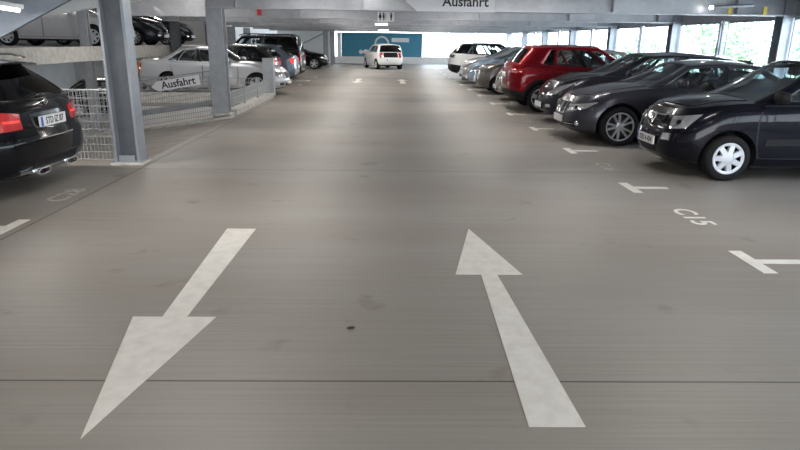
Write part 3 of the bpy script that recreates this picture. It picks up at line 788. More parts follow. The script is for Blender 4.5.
def ex_mercrear(root,B,G,S,pm):
    L=S['L']
    # spoiler lip
    b=bmesh.new(); A=[];n=14
    for j in range(n+1):
        k=-1+2*j/n; y=k*.56; x=-L/2+.43+.10*k*k; A.append((x,y,1.40-.035*k*k))
    pr=None
    for (x,y,z) in A:
        ring=[b.verts.new(v) for v in((x+.12,y,z+.0),(x-.10,y,z-.018),(x-.10,y,z-.038),(x+.12,y,z-.045))]
        if pr:
            for k in range(4): b.faces.new([pr[k],pr[(k+1)%4],ring[(k+1)%4],ring[k]])
        else: b.faces.new(ring)
        pr=ring
    b.faces.new(pr[::-1]); bmesh.ops.recalc_face_normals(b,faces=b.faces); obj('roof_spoiler',b,pm,root,True)
    # plate in its recess
    c=B.pt(5,.70); b=bmesh.new(); box(b,-.012,.012,-.26,.26,-.055,.055,0); box(b,-.0138,-.0121,.215,.255,-.05,.05,1)
    po=obj('license_plate',b,[M['plate'],M['plateblue']],root); po.location=(c.x-.03,0,c.z)
    t=text_obj('plate_text','STD IZ 87',.10,M['ink'],po,depth=.0008,xs=.86); t.rotation_euler=(PI/2,0,-PI/2); t.location=(-.0135,-.02,-.002)
    # chrome trim over plate and star ring
    b=bmesh.new(); B.patch(b,[(4.36,.48),(5,.48),(5,.495),(4.36,.495)],.012,12,1); B.patch(b,[(-4.36,.48),(-5,.48),(-5,.495),(-4.36,.495)],.012,12,1); obj('tailgate_trim',b,M['chrome'],root,True)
    c=B.pt(5,.95); b=bmesh.new(); x=c.x-.02
    for i in range(24):
        a,d=2*PI*i/24,2*PI*(i+1)/24; cyl(b,(x,.032*math.cos(a),c.z+.032*math.sin(a)),(x,.032*math.cos(d),c.z+.032*math.sin(d)),.005,5)
    for i in range(3):
        a=PI/2+2*PI*i/3; cyl(b,(x,0,c.z),(x,.03*math.cos(a),c.z+.03*math.sin(a)),.006,5,r1=.002)
    obj('star_emblem',b,M['chrome'],root,True)
    for sg in(1,-1):
        c=B.pt(sg*4.40,.045); b=bmesh.new(); n=24
        def ring(rx,rz,x): return [b.verts.new((x,c.y+rx*(1 if abs(math.cos(2*PI*i/n))<.01 else abs(math.cos(2*PI*i/n))**-.3)*math.cos(2*PI*i/n),c.z+rz*math.sin(2*PI*i/n))) for i in range(n)]
        R_=[ring(.13,.036,c.x+.10),ring(.135,.040,c.x-.075),ring(.11,.026,c.x-.075),ring(.105,.024,c.x+.0)]
        for a,d in zip(R_,R_[1:]):
            for i in range(n): b.faces.new([a[i],a[(i+1)%n],d[(i+1)%n],d[i]])
        f=b.faces.new(R_[-1]); f.material_index=1
        bmesh.ops.recalc_face_normals(b,faces=b.faces); obj('exhaust_tip',b,[M['chrome'],M['ink']],root,True)
    for sg in(1,-1):   # roof rails
        b=bmesh.new(); pts=[(L/2-2.3,1.43),(L/2-2.45,1.465),(L/2-4.0,1.45),(L/2-4.15,1.41)]
        for a,d in zip(pts,pts[1:]): cyl(b,(a[0],sg*.55,a[1]),(d[0],sg*.55,d[1]),.014,8)
        obj('roof_rail',b,M['chrome'],root,True)
def rails(y,pts,mat='plastic'):
    def f(root,B,G,S,pm):
        for sg in(1,-1):
            b=bmesh.new()
            for a,d in zip(pts,pts[1:]): cyl(b,(S['L']/2-a[0],sg*y,a[1]),(S['L']/2-d[0],sg*y,d[1]),.018,8)
            obj('roof_rail',b,M[mat],root,True)
    return f
def round_eyes(root,B,G,S,pm):
    for sg in(1,-1):
        q=B.pt(sg*1.1,.74); n=B.nrm(sg*1.1,.74); b=bmesh.new(); cyl(b,q-n*.02,q+n*.02,.10,24,0); obj('headlight',b,M['headlight'],root,True)
def antenna(x,z):
    def f(root,B,G,S,pm):
        b=bmesh.new(); cyl(b,(x,0,z-.03),(x-.12,0,z+.16),.004,5); obj('antenna',b,M['plastic'],root)
    return f

P_black=paint('black_paint',(.004,.004,.006),0.,.25)
P_blueblack=paint('blue_black_paint',(.006,.006,.011),.2,.25)
P_grey=paint('mineral_grey_paint',(.055,.055,.068),.55,.3)
P_dark=paint('anthracite_paint',(.035,.035,.045),.5,.3)
P_red=paint('dark_red_paint',(.20,.006,.012),.3,.3)
P_silver=paint('silver_paint',(.56,.57,.60),.5,.3)
P_white=paint('white_paint',(.80,.80,.80),0.,.3)
P_beige=paint('champagne_paint',(.36,.32,.26),.6,.3)
P_brown=paint('grey_brown_paint',(.16,.15,.145),.6,.3)
P_blue=paint('light_blue_paint',(.30,.42,.58),.4,.3)
P_slate=paint('slate_blue_paint',(.14,.18,.23),.5,.3)

TW=variant(HATCH,extras=[ex_twingo,ex_lampdark],rings=(1.34,),ringv=.80); TW['mirrormat']=M['plastic']
def place_right(name,label,S,p,nose_x,D,facing='aisle',**k):
    L=S['L']
    if facing=='aisle': return make_car(name,label,S,p,(nose_x+L/2,D,0),180+k.pop('rot',0),**k)
    return make_car(name,label,S,p,(nose_x+L/2,D,0),0+k.pop('rot',0),**k)
place_right('small_hatchback','black small hatchback with silver seven-lobe hubcaps, nearest car on the right',TW,P_blueblack,3.53,8.33,plate='STD A 424',detail=2)
BM=variant(SEDAN,extras=[ex_bmw,ex_lampdark]); 
place_right('sedan','dark grey sedan with twin kidney grille beside the black small hatchback',BM,P_grey,3.05,11.08,detail=2)
place_right('compact_minivan','anthracite minivan with steep windscreen between the grey sedan and the red crossover',MPV,P_dark,3.30,13.7,detail=2)
RED=variant(SUV,extras=[antenna(-1.75,1.6)])
place_right('crossover','dark red crossover parked with its tail towards the aisle',RED,P_red,2.93,16.15,'wall')
BEI=variant(MPV,L=4.1,wb=2.5,top=[(0,.74),(.12,.84),(.45,.95),(1.05,1.05),(1.8,1.03),(3.6,1.06),(4.1,1.06)],cab=dict(rt=3.75,rb=4.0))
place_right('hatchback','champagne beige hatchback almost hidden behind the red crossover',BEI,P_beige,3.18,18.8)
MIN=variant(HATCH,L=3.85,W=1.70,extras=[round_eyes],rim='five',patches=[q for q in HATCH['patches'] if q[0] not in('headlight','rub_strip')],cab=dict(rt=3.5,rb=3.75,fb=.95,ft=1.7,wb=.79,wt=.62))
place_right('hatchback','grey brown small car with round headlights, third car past the red crossover counted towards the end wall' if 0 else 'grey brown small car with round headlights and raised bonnet',MIN,P_brown,2.90,21.35)
place_right('hatchback','light blue hatchback with blue bonnet between grey brown and silver cars',variant(MPV,L=4.2,cab=dict(rt=3.86,rb=4.1)),P_blue,2.95,23.95)
place_right('hatchback','silver hatchback beside the white crossover on the right',variant(MPV,rim='five'),P_silver,2.93,26.5)
WS=variant(SUV,L=4.45,cab=dict(rt=3.98,rb=4.32),clad=.42,roofmat=P_black)
WS['patches']=[q for q in SUV['patches'] if q[0]!='taillight']+[('taillight',[[(3.5,.76),(5,.80),(5,.90),(3.4,.92)]],'gloss_black',.012,True)]
place_right('crossover','white crossover with black roof at the far end of the right row',WS,P_white,2.70,29.15,'wall')
# left side
MWS=variant(MW,extras=[ex_mercrear])
ang=0.0; nd=Vector((-math.cos(R(ang)),math.sin(R(ang)))); tl=Vector((-3.70,6.92)); c=tl+nd*2.35
make_car('estate_car','black estate car with red tail lights cut off by the left edge of the photo',MWS,P_black,(c.x,c.y,0),180-ang)
BZ=variant(BENZ)
make_car('sedan','silver sedan parked behind the mesh fence with its nose to the aisle',BZ,P_silver,(-3.2-2.26,20.15,0),-3)
H3=variant(MPV,L=4.3,H=1.48,wr=.32,top=[(0,.70),(.12,.78),(.45,.88),(1.15,.98),(1.8,.97),(3.6,1.0),(4.30,1.02)],cab=dict(rt=3.65,rb=4.15,fb=1.05,ry=.2,rearpriv=True,roof=[(1.6,1.36),(2.1,1.44),(2.8,1.48),(3.6,1.43),(4.3,1.30)]))
H3['patches']=[q for q in MPV['patches'] if q[0]!='taillight']+[('taillight',[[(3.55,.66),(4.2,.66),(4.2,1.0),(3.75,1.0)]],'redglow',.010,True)]
make_car('hatchback','black hatchback with tall red tail lights behind the silver sedan',H3,P_black,(-3.95-2.15,22.85,0),180)
H4=variant(H3); H4['patches']=[q for q in MPV['patches'] if q[0]!='taillight']+[('taillight',[[(3.4,.68),(4.3,.68),(4.3,.92),(3.3,.92)]],'redglow',.012,True)]
make_car('hatchback','slate blue hatchback with glowing tail lights beside the dark van',H4,P_slate,(-3.62-2.15,25.2,0),180)
VN=variant(VAN,extras=[rails(.68,[(1.8,1.80),(2.0,1.87),(3.9,1.86),(4.1,1.80)])])
make_car('high_roof_van','black high roof van with roof rails and upright red tail lights',VN,P_black,(-3.72-2.2,27.75,0),180)
make_car('hatchback','black hatchback parked nose to the aisle near the far left columns',variant(SEDAN,L=4.3,rim='five',cab=dict(rt=3.55,rb=4.1),patches=SEDAN['patches'][:1],doors=[]),P_black,(-3.6-2.15,38.0,0),0)
UP=variant(HATCH,L=3.54,W=1.64,rim='five',cab=dict(rt=3.36,rb=3.50,wt=.64,ry=.10,rx=.08,rbow=.03,rearpriv=True,roof=[(1.3,1.38),(1.75,1.455),(2.3,1.48),(3.0,1.47),(3.55,1.44)]),rx=.16,ry=.18,rb=.03,rplate=.42)
UP['patches']=[q for q in HATCH['patches'] if q[0] not in('taillight','rub_strip')]+[('taillight',[[(3.72,.58),(4.16,.58),(4.16,1.0),(3.72,1.0)]],'redlens',.012,True),('tailgate_panel',[[(4.25,.60),(5,.60),(5,1.0),(4.25,1.0)]],'gloss_black',.006,True)]
a=18; nd=Vector((-math.sin(R(a)),math.cos(R(a)))); tl=Vector((.08,37.9)); c=tl+nd*1.77
make_car('small_hatchback','white small hatchback driving away down the middle of the aisle',UP,P_white,(c.x,c.y,0),90+a)
# upper half deck cars
DZ=1.35
make_car('estate_car','silver car on the upper half deck at the top left corner',variant(MPV,rim='cap',wr=.32),P_silver,(-10.72,21.4,DZ),0)
for i,(y,lab) in enumerate(((25.2,'dark car on the upper half deck seen just right of the big left column'),(28.6,'dark car on the upper half deck seen above the silver sedan roof'))):
    make_car('hatchback',lab,variant(MPV,rim='nine',patches=MPV['patches']),P_blueblack if i else P_dark,(-10.9,y,DZ),0 if i else 0)
make_car('hatchback','black car with a red tail light on the lower half deck behind the estate car',variant(H3,rim='five'),P_black,(-10.75,25.4,-1.4),0)

# ------------------------------------------------------------------ structure
XL,XR=-8.4,8.75; XE=-3.42; Y0=-15.; Y1=48.2
bm=bmesh.new()
box(bm,XE,XR,Y0,Y1,-.30,0); box(bm,XL,XE,Y0,8.55,-.30,0); box(bm,XL,XE,18.75,Y1,-.30,0)
struct('floor',bm,M['floor'])
# ramp going down to the left behind the big column, and its neighbour
SL=.155
def ramp(bm,y0,y1,x0,z0,x1,th=.22,mi=0):
    z1=z0-SL*(x0-x1)
    prism(bm,[(x0,z0),(x1,z1),(x1,z1-th),(x0,z0-th)],'y',y0,y1,mi)
bm=bmesh.new(); ramp(bm,8.55,13.62,XE,-.0,-12.6); struct('floor_ramp',bm,M['ramp'])
bm=bmesh.new(); ramp(bm,13.84,18.74,XE,-.25,-11.9); struct('floor_ramp_far',bm,M['concrete'])
bm=bmesh.new(); box(bm,-8.4,XE,18.76,18.9,-3.9,-.31); struct('wall_ramp',bm,M['greywall'])
# upper ramp above it
bm=bmesh.new(); prism(bm,[(XE-.3,3.10),(-12.4,3.10-.165*8.7),(-12.4,2.92-.165*8.7),(XE-.3,2.92)],'y',8.7,13.9); struct('ceiling_ramp',bm,M['deck'])
bm=bmesh.new(); z0=2.66; prism(bm,[(-3.75,z0+.28),(-12.4,z0+.28-.165*8.65),(-12.4,z0-.165*8.65),(-3.75,z0)],'y',13.8,14.0); struct('trim_1',bm,M['white_panel'])
# kerbs of the ramp
def kerb(pts,w,h,name,lab):
    b=bmesh.new()
    for (x0,y0,z0),(x1,y1,z1) in zip(pts,pts[1:]):
        d=Vector((x1-x0,y1-y0)).normalized(); n=Vector((-d.y,d.x))*w/2
        lo=[b.verts.new(v) for v in((x0+n.x,y0+n.y,z0-.2),(x0-n.x,y0-n.y,z0-.2),(x1-n.x,y1-n.y,z1-.2),(x1+n.x,y1+n.y,z1-.2))]
        hi=[b.verts.new(v) for v in((x0+n.x,y0+n.y,z0+h),(x0-n.x,y0-n.y,z0+h),(x1-n.x,y1-n.y,z1+h),(x1+n.x,y1+n.y,z1+h))]
        b.faces.new(hi); b.faces.new(lo[::-1])
        for i in range(4): b.faces.new([lo[i],lo[(i+1)%4],hi[(i+1)%4],hi[i]])
    bmesh.ops.recalc_face_normals(b,faces=b.faces)
    return tag(obj(name,b,M['concrete']),lab,'kerb')
rz=lambda x:-SL*(XE-x)
kerb([(XE-.02,13.66,0),(-8.4,13.66,rz(-8.4)),(-12.3,13.66,rz(-12.3))],.34,.05,'concrete_kerb','pale concrete kerb sloping down beside the exit ramp')
kerb([(XE-.14,14.1,0),(XE-.14,18.7,0)],.24,.12,'concrete_kerb','pale concrete kerb along the aisle between second column and short post')
kerb([(XE-.1,18.82,0),(-8.3,18.82,0)],.18,.10,'concrete_kerb','pale concrete kerb under the silver sedan beside the short post')
# left half decks
bm=bmesh.new(); box(bm,-16.8,XL,10,34,DZ-.32,DZ); struct('floor_upper_deck',bm,M['deck'])
bm=bmesh.new(); box(bm,XL-.01,XL+.10,10,34,DZ-.34,DZ+.05); struct('trim_2',bm,M['concrete'])
bm=bmesh.new(); box(bm,-16.8,-8.45,19,34,-1.62,-1.4); box(bm,-16.8,-12.6,6,19,-1.62,-1.4); struct('floor_lower_deck',bm,M['floor'])
bm=bmesh.new(); box(bm,-16.83,-16.8,4,34,-1.6,5.2); struct('wall_left',bm,M['greywall'])
bm=bmesh.new(); box(bm,-16.8,XL-.1,34.,34.03,-1.6,4); struct('wall_left_end',bm,M['greywall'])
bm=bmesh.new(); box(bm,-16.8,XL-.12,5.85,6.,-1.6,5.2); struct('wall_sunblock_front',bm,M['greywall'])  # unseen wall added to keep the sun out of the left hall
bm=bmesh.new(); box(bm,XL-.03,XL,30.5,Y1,0,2.8); struct('wall_left_far',bm,M['translucent'])
bm=bmesh.new(); box(bm,-16.8,XL-.05,6,34,4.0,4.2); struct('ceiling_upper_deck',bm,M['deck'])
bm=bmesh.new(); box(bm,XL,XR,Y0,Y1,5.2,5.4); struct('ceiling_skyblock',bm,M['deck'])  # unseen roof added to shut sky light out of the ramp void
bm=bmesh.new(); box(bm,XL-.02,XL+.1,Y0,Y1,4.2,5.2); struct('trim_4',bm,M['beam'])
bm=bmesh.new(); box(bm,XL-.12,XL,Y0,8.5,0,5.2); struct('wall_sunblock_near',bm,M['white_wall'])  # unseen wall added to stop sun coming in from the left
# main ceiling
bm=bmesh.new(); box(bm,XE-.3,XR,Y0,Y1,2.80,2.98); box(bm,XL,XE-.3,Y0,8.6,2.80,2.98); box(bm,XL,XE-.3,18.6,Y1,2.80,2.98); struct('ceiling',bm,M['deck'])
# end wall
bm=bmesh.new(); box(bm,XL,XR,Y1-.2,Y1,0,.50); struct('wall_end',bm,M['white_wall'])
bm=bmesh.new(); box(bm,XL,-4.1,Y1-.15,Y1-.05,.5,2.8); box(bm,XL,XR,Y1-.15,Y1-.05,2.32,2.8); struct('wall_end_upper',bm,M['white_wall'])
e=empty('advertising_board',(-.6,Y1-.185,.521),0,'teal blue board with a white ring mark and small white caption, on the end wall','board')
bm=bmesh.new(); box(bm,-3.02,3.06,-.03,.03,-.02,1.72); obj('panel',bm,M['blue_panel'],e)
bm=bmesh.new(); box(bm,-3.34,-3.03,-.03,.03,-.02,1.72); obj('edge_strip',bm,M['white'],e)
bm=bmesh.new(); n=20
pr=None
for i in range(n+1):
    a=R(-20)+R(220)*i/n; cur=[bm.verts.new((.02+r_*math.cos(a),y_,.92+r_*math.sin(a))) for r_,y_ in((.42,-.034),(.56,-.034),(.56,-.05),(.42,-.05))]
    if pr:
        for k in range(4): bm.faces.new([pr[k],pr[(k+1)%4],cur[(k+1)%4],cur[k]])
    pr=cur
bmesh.ops.recalc_face_normals(bm,faces=bm.faces); obj('ring_emblem',bm,M['signwhite'],e)
bm=bmesh.new(); box(bm,.75,2.06,-.045,-.032,1.05,1.35); obj('caption_label',bm,M['signwhite'],e)
bm=bmesh.new(); cyl(bm,(-1.55,-.032,.32),(-1.55,-.05,.32),.15,20); box(bm,-1.4,-.95,-.045,-.032,.22,.40); obj('small_emblem',bm,M['signwhite'],e)
# window bays in the end wall right of the board
for k,(xa,xb) in enumerate(((2.5,4.4),(4.5,6.4),(6.5,8.4))):
    f=bmesh.new(); 
    for q in((xa,xa+.05,.5,2.3),(xb-.05,xb,.5,2.3),(xa+.05,xb-.05,.5,.54),(xa+.05,xb-.05,2.26,2.3)): box(f,q[0],q[1],Y1-.16,Y1-.08,q[2],q[3])
    w=struct('window_%d'%(k+1),f,M['white']); g=bmesh.new(); box(g,xa+.05,xb-.05,Y1-.125,Y1-.117,.54,2.26); obj('pane',g,M['pane'],w)
# right facade: parapet, posts, panes
bm=bmesh.new(); box(bm,XR-.25,XR-.1,Y0,Y1,0,.72); struct('wall_right',bm,M['white_wall'])
bm=bmesh.new(); box(bm,XR-.24,XR-.12,Y0,Y1,2.22,2.8); struct('trim_3',bm,M['beam'])
PX=8.42
def hcol(x,y,z0,z1,w,d,tf,mat,name,lab,cat='column',group=None,flip=False,basep=False,webm=None):
    """H section: flanges face +/-y unless flip"""
    e=empty(name,(x,y,z0),0,lab,cat,group); b=bmesh.new(); h=z1-z0
    if flip:
        box(b,-w/2,-w/2+tf,-d/2,d/2,0,h); box(b,w/2-tf,w/2,-d/2,d/2,0,h)
        obj('flange',b,mat,e); b=bmesh.new(); box(b,-w/2+tf,w/2-tf,-tf*.4,tf*.4,0,h); obj('web',b,webm or mat,e)
    else:
        box(b,-w/2,w/2,-d/2,-d/2+tf,0,h); box(b,-w/2,w/2,d/2-tf,d/2,0,h)
        obj('flange',b,mat,e); b=bmesh.new(); box(b,-tf*.4,tf*.4,-d/2+tf,d/2-tf,0,h); obj('web',b,webm or mat,e)
    if basep:
        b=bmesh.new(); box(b,-w/2-.05,w/2+.05,-d/2-.05,d/2+.05,0,.035,bev=.006)
        p=obj('base_plate',b,M['concrete'],e)
        b=bmesh.new(); box(b,-w/2+.06,w/2-.06,-d/2-.012,-d/2-.001,.04,.13); obj('stiffener',b,mat,e)
        for sx in(-1,1):
            for sy in(-1,1):
                b=bmesh.new(); cyl(b,(sx*(w/2+.02),sy*(d/2+.02),.035),(sx*(w/2+.02),sy*(d/2+.02),.07),.016,6); obj('bolt',b,M['steel'],p)
    return e
M['colA']=galv('column_steel',(.32,.34,.375),.42,.35,2.5)
ys=[13.6+5.25*k for k in range(-4,7)]
posi={0:'directly above the black small hatchback',3:'at the window left of the leafy trees'}
CL={4:'thick blue grey steel column with a curved brace, rising behind the black small hatchback',5:'blue grey steel column at the window wall behind the anthracite minivan roof',
 6:'blue grey steel column at the window wall just right of the red crossover roof',7:'blue grey steel column at the window wall above the front of the red crossover roof',8:'blue grey window wall column above the middle of the red crossover',
 9:'slim looking window wall column above the rear of the red crossover',10:'last window wall column next to the bright end wall'}
for k,y in enumerate(ys):
    if k>=4: hcol(PX,y,0,2.8,.30,.30,.03,M['colA'],'facade_column',CL[k],'column','window wall columns')
for k in range(3,10):
    y=ys[k]+2.625; b=bmesh.new(); box(b,PX+.0,PX+.05,y-.09,y-.03,.72,2.24); box(b,PX+.0,PX+.05,y+.03,y+.09,.72,2.24)
    for z in(.95,1.55,2.15): box(b,PX-.03,PX,y-.05,y+.05,z-.02,z+.02)
    tag(obj('window_post',b,M['colA']),'slim double steel post between two window panes','post','slim window posts')
n=3
for k in range(-1,18):
    ya=ys[0]+2.625*k+.2; yb=ya+2.625-.4; n+=1
    if yb>Y1: break
    b=bmesh.new(); 
    for q in((ya,ya+.03,.72,2.22),(yb-.03,yb,.72,2.22),(ya+.03,yb-.03,.72,.76),(ya+.03,yb-.03,2.18,2.22)): box(b,PX+.06,PX+.10,q[0],q[1],q[2],q[3])
    w=struct('window_%d'%n,b,M['colA']); g=bmesh.new(); box(g,PX+.075,PX+.083,ya+.03,yb-.03,.76,2.18); obj('pane',g,M['pane'],w)
# transverse beams (I sections)
for k in range(-4,7):
    y=13.5+5.25*k
    if y>Y1: break
    b=bmesh.new(); xa,xb=(XE-.35 if k in(0,) else XL),PX+.2
    if k in(-1,): xa=XL
    box(b,xa,xb,y-.15,y+.15,2.25,2.275); box(b,xa,xb,y-.012,y+.012,2.275,2.76); box(b,xa,xb,y-.15,y+.15,2.76,2.80)
    # stiffeners
    x=xa+.6
    while x<xb-.3:
        box(b,x-.006,x+.006,y-.14,y-.012,2.275,2.76); x+=2.6
    o=struct('trim_%d'%(k+10),b,M['beam'])
# secondary purlins along the aisle seen between beams
for i,x in enumerate((-1.9,.7,3.3,5.9)):
    b=bmesh.new(); box(b,x-.05,x+.05,Y0,Y1-.2,2.66,2.80); struct('trim_%d'%(i+30),b,M['beam'])
# left columns
hcol(-3.53,8.37,0,2.25,.33,.25,.035,M['colA'],'steel_column','big steel H column on a concrete base beside the black estate car',webm=M['darksteel'],basep=True,flip=True)
hcol(-3.66,13.66,.06,2.8,.33,.30,.03,M['steel'],'steel_column','tall galvanised steel column standing right of the arrow sign on the fence',basep=True)
e=empty('short_post',(-3.63,19.05,0),0,'short galvanised steel post in front of the silver sedan','post'); b=bmesh.new(); box(b,-.16,.16,-.10,.10,0,1.10); obj('post_body',b,M['steel'],e); b=bmesh.new(); box(b,-.17,.17,-.11,.11,1.10,1.115); obj('post_cap',b,M['steel'],e)
for y,l in((41.2,'slim steel column at the far left edge of the aisle beyond the dark hatchback'),(46.0,'slim steel column close to the end wall on the left')):
    hcol(-4.1,y,0,2.25,.30,.30,.03,M['steel'],'steel_column',l)
hcol(XL-.05,17.95,-1.4,4.0,.24,.20,.03,M['steel'],'steel_column','galvanised column between silver upper deck car and the big left column')
for y,l in((24.4,'dark column above the rear of the silver sedan'),(29.0,'column left of the second tall column top')):
    hcol(XL+.3,y,0,2.25,.30,.30,.03,M['darksteel'],'steel_column',l)
for y,l in((33.2,'rear column above the black hatchback roof'),(36.8,'rear column above the high roof van')):
    hcol(XL+.25,y,0,2.25,.34,.3,.03,M['steel'],'steel_column',l)
# diagonal brace far left and knee braces
b=bmesh.new(); prism(b,[(-7.2,.9),(-7.05,.9),(-4.2,2.25),(-4.4,2.25)],'y',44.9,45.0); tag(obj('diagonal_brace',b,M['steel']),'long diagonal steel brace before the white wall at the far left','brace')
b=bmesh.new(); prism(b,[(-3.72,2.245),(-4.06,2.09),(-4.93,1.66),(-5.7,1.28),(-5.7,2.245)],'y',8.30,8.36); tag(obj('tapered_haunch',b,M['bluesteel']),'blue grey tapered steel plate above the black estate car with a lit tube','steel plate')
b=bmesh.new(); pts=[(PX-.1,2.18),(PX+.2,2.10)]; pr=None
pr=[]
for i in range(9):
    a=i/8*PI/2; pr.append((13.35+0-1.15*(1-math.cos(a)) ,2.2-.75*math.sin(a)*0-.0))
prism(b,[(13.45,2.24),(12.9,2.24),(12.3,2.10),(11.7,1.75),(11.3,1.30),(11.15,1.34),(11.5,1.86),(12.1,2.22),(12.2,2.25),(13.45,2.25)],'x',PX-.05,PX+.05)
tag(obj('curved_brace',b,M['colA']),'curved steel brace sweeping down from the thick column at the upper right','brace')
# ------------------------------------------------------------------ fences
def mesh_fence(name,lab,p0,p1,h,posts,vs=.05,hs=.10):
    """p0,p1: base points (x,y,z); vertical wires, sloping rails"""
    p0=Vector(p0);p1=Vector(p1);d=p1-p0; Lh=Vector((d.x,d.y)).length
    e=empty(name,tuple(p0),0,lab,'fence'); b=bmesh.new(); n=int(Lh/vs); t=.0058
    def bar(a,c,r):
        cyl(b,a,c,r,4,cap=False)
    for i in range(n+1):
        q=d*(i/n); bar(q+Vector((0,0,.06)),q+Vector((0,0,h)),t)
    m=int((h-.06)/hs)
    for j in range(m+1):
        z=.06+(h-.06)*j/m; bar(Vector((0,0,z)),d+Vector((0,0,z)),t*1.3)
    obj('wire_mesh',b,M['wire'],e)
    for i in range(posts):
        q=d*(i/(posts-1)); b=bmesh.new(); box(b,q.x-.03,q.x+.03,q.y-.02,q.y+.02,q.z-.02,q.z+h+.03); obj('fence_post',b,M['steel'],e)
    b=bmesh.new(); cyl(b,Vector((0,0,h+.008)),d+Vector((0,0,h+.008)),.008,8); obj('top_rail',b,M['steel'],e)
    return e
mesh_fence('mesh_fence','wire mesh fence behind the black estate car beside the big column',(-3.78,8.52,-.04),(-8.35,8.52,-.04),1.0,4)
mesh_fence('mesh_fence','wire mesh fence sloping down the ramp and carrying the arrow sign',(-3.85,13.70,rz(-3.85)+.05),(-10.5,13.70,rz(-10.5)+.05),1.0,5)
mesh_fence('mesh_fence','wire mesh fence along the aisle between the second column and short post',(-3.60,14.02,.13),(-3.60,18.72,.13),.36,4)
mesh_fence('mesh_fence','wire mesh fence close in front of the silver sedan flank',(-3.9,18.82,.11),(-8.3,18.82,.11),.42,4)
# grating bars / crash rail seen through the mesh
b=bmesh.new(); prism(b,[(-3.9,.36),(-9.5,.36-SL*5.6),(-9.5,.24-SL*5.6),(-3.9,.24)],'y',13.76,13.82); tag(obj('crash_rail',b,M['steel']),'flat steel crash rail sloping down behind the ramp fence','rail')
# ------------------------------------------------------------------ signs
def arrow_sign(name,lab,w,h,loc,rot,parts_txt='Ausfahrt',ts=.2):
    e=empty(name,loc,0,lab,'sign'); e.rotation_euler=rot; b=bmesh.new()
    prism(b,[(0,h/2),(h*.62,0),(w,0),(w,h),(h*.62,h)],'y',-.012,.012); obj('sign_board',b,M['signwhite'],e)
    t=text_obj('sign_text',parts_txt,ts,M['ink'],e,depth=.001); t.rotation_euler=(PI/2,0,0); t.location=(h*.62+(w-h*.62)*.62,-.0135,h/2) if w>1.5 else (h*.62+(w-h*.62)/2,-.0135,h/2)
    return e
s1=arrow_sign('hanging_exit_sign','white arrow sign reading Ausfahrt hanging from the beam over the aisle',1.82,.38,(.32,13.22,2.235),(0,0,0),ts=.27)
for x in(.5,1.6):
    b=bmesh.new(); cyl(b,(x,.02,.38),(x,.02,.57),.008,6); obj('hanger',b,M['steel'],s1)
arrow_sign('fence_exit_sign','white arrow sign reading Ausfahrt fixed to the sloping mesh fence',1.06,.21,(-5.12,13.63,.52),(0,-R(9.5),0),ts=.215)
e=empty('restroom_sign',(-.12,18.5,2.18),0,'small white sign with black figures hanging under the second beam','sign')
b=bmesh.new(); box(b,-.23,.25,-.01,.01,0,.26); obj('sign_board',b,M['white'],e)
def figure(x,skirt):
    b=bmesh.new(); cyl(b,(x,-.011,.218),(x,-.015,.218),.024,12)
    prism(b,[(x-.03,.19),(x+.03,.19),(x+(.045 if skirt else .026),.10),(x-(.045 if skirt else .026),.10)],'y',-.015,-.011)
    box(b,x-.022,x-.004,-.015,-.011,.03,.11); box(b,x+.004,x+.022,-.015,-.011,.03,.11); obj('figure_symbol',b,M['ink'],e)
figure(-.155,True); figure(-.055,False); figure(.16,False)
b=bmesh.new(); box(b,.0,.012,-.015,-.011,.05,.22); obj('divider_symbol',b,M['ink'],e)
for x in(-.18,.2):
    b=bmesh.new(); cyl(b,(x,0,.26),(x,0,.30),.006,6); obj('hanger',b,M['steel'],e)
e=empty('fire_alarm_box',(-3.72,18.55,2.30),0,'small red and white box fixed on the beam above the short post','box')
b=bmesh.new(); box(b,-.06,.06,-.04,.04,0,.18,bev=.01); obj('box_body',b,M['redbox'],e); b=bmesh.new(); box(b,-.10,.10,-.03,.03,.20,.30,bev=.01); obj('box_top',b,M['signwhite'],e)
for x,l in((7.05,'small yellow tag under the right hand beam, left of its pair'),(7.78,'small yellow tag on the right hand beam close to the thick column')):
    b=bmesh.new(); box(b,x-.05,x+.03,13.30,13.33,2.26,2.42); tag(obj('cable_tag',b,M['yellow']),l,'tag')
e=empty('grit_box',(-7.97,20.3,0),0,'small orange box on a grey stand beside the tail of the silver sedan','box')
b=bmesh.new(); box(b,-.15,.15,-.2,.2,.48,.86,bev=.03); box(b,-.17,.17,-.22,.22,.86,.92,bev=.015); obj('box_body',b,M['orangeplastic'],e)
b=bmesh.new(); box(b,-.10,.10,-.12,.12,0,.48); obj('stand',b,M['steel'],e)
# ------------------------------------------------------------------ lamps
def lamp(lab,x,y,z,ln,ax='x',power=None,tilt=0):
    e=empty('ceiling_lamp',(x,y,z),0 if ax=='x' else PI/2,lab,'lamp','strip lamps'); e.rotation_euler=(0,tilt,0 if ax=='x' else PI/2)
    b=bmesh.new(); box(b,-ln/2-.03,ln/2+.03,-.05,.05,.02,.07,bev=.008); obj('housing',b,M['white'],e)
    b=bmesh.new(); cyl(b,(-ln/2,0,0),(ln/2,0,0),.019,12); obj('tube',b,M['tube'],e)
    if power:
        l=bpy.data.lights.new('lamp_light','AREA'); l.shape='RECTANGLE'; l.size=ln; l.size_y=.06; l.energy=power; l.color=(1,.95,.88)
        o=bpy.data.objects.new('lamp_light',l); COL.objects.link(o); o.parent=e; o.location=(0,0,-.03)
    return e
LP=26
names=['strip lamp at the top edge above the aisle','short strip lamp glowing over the middle of the aisle','short strip lamp just above the blue end board']
lamp(names[0],-.45,13.05+.0,2.60,.6,'x',None); lamp(names[1],-.30,23.6,2.22,.42,'x',LP*.6); lamp(names[2],-.35,36.5,2.21,.55,'x',LP*.6)
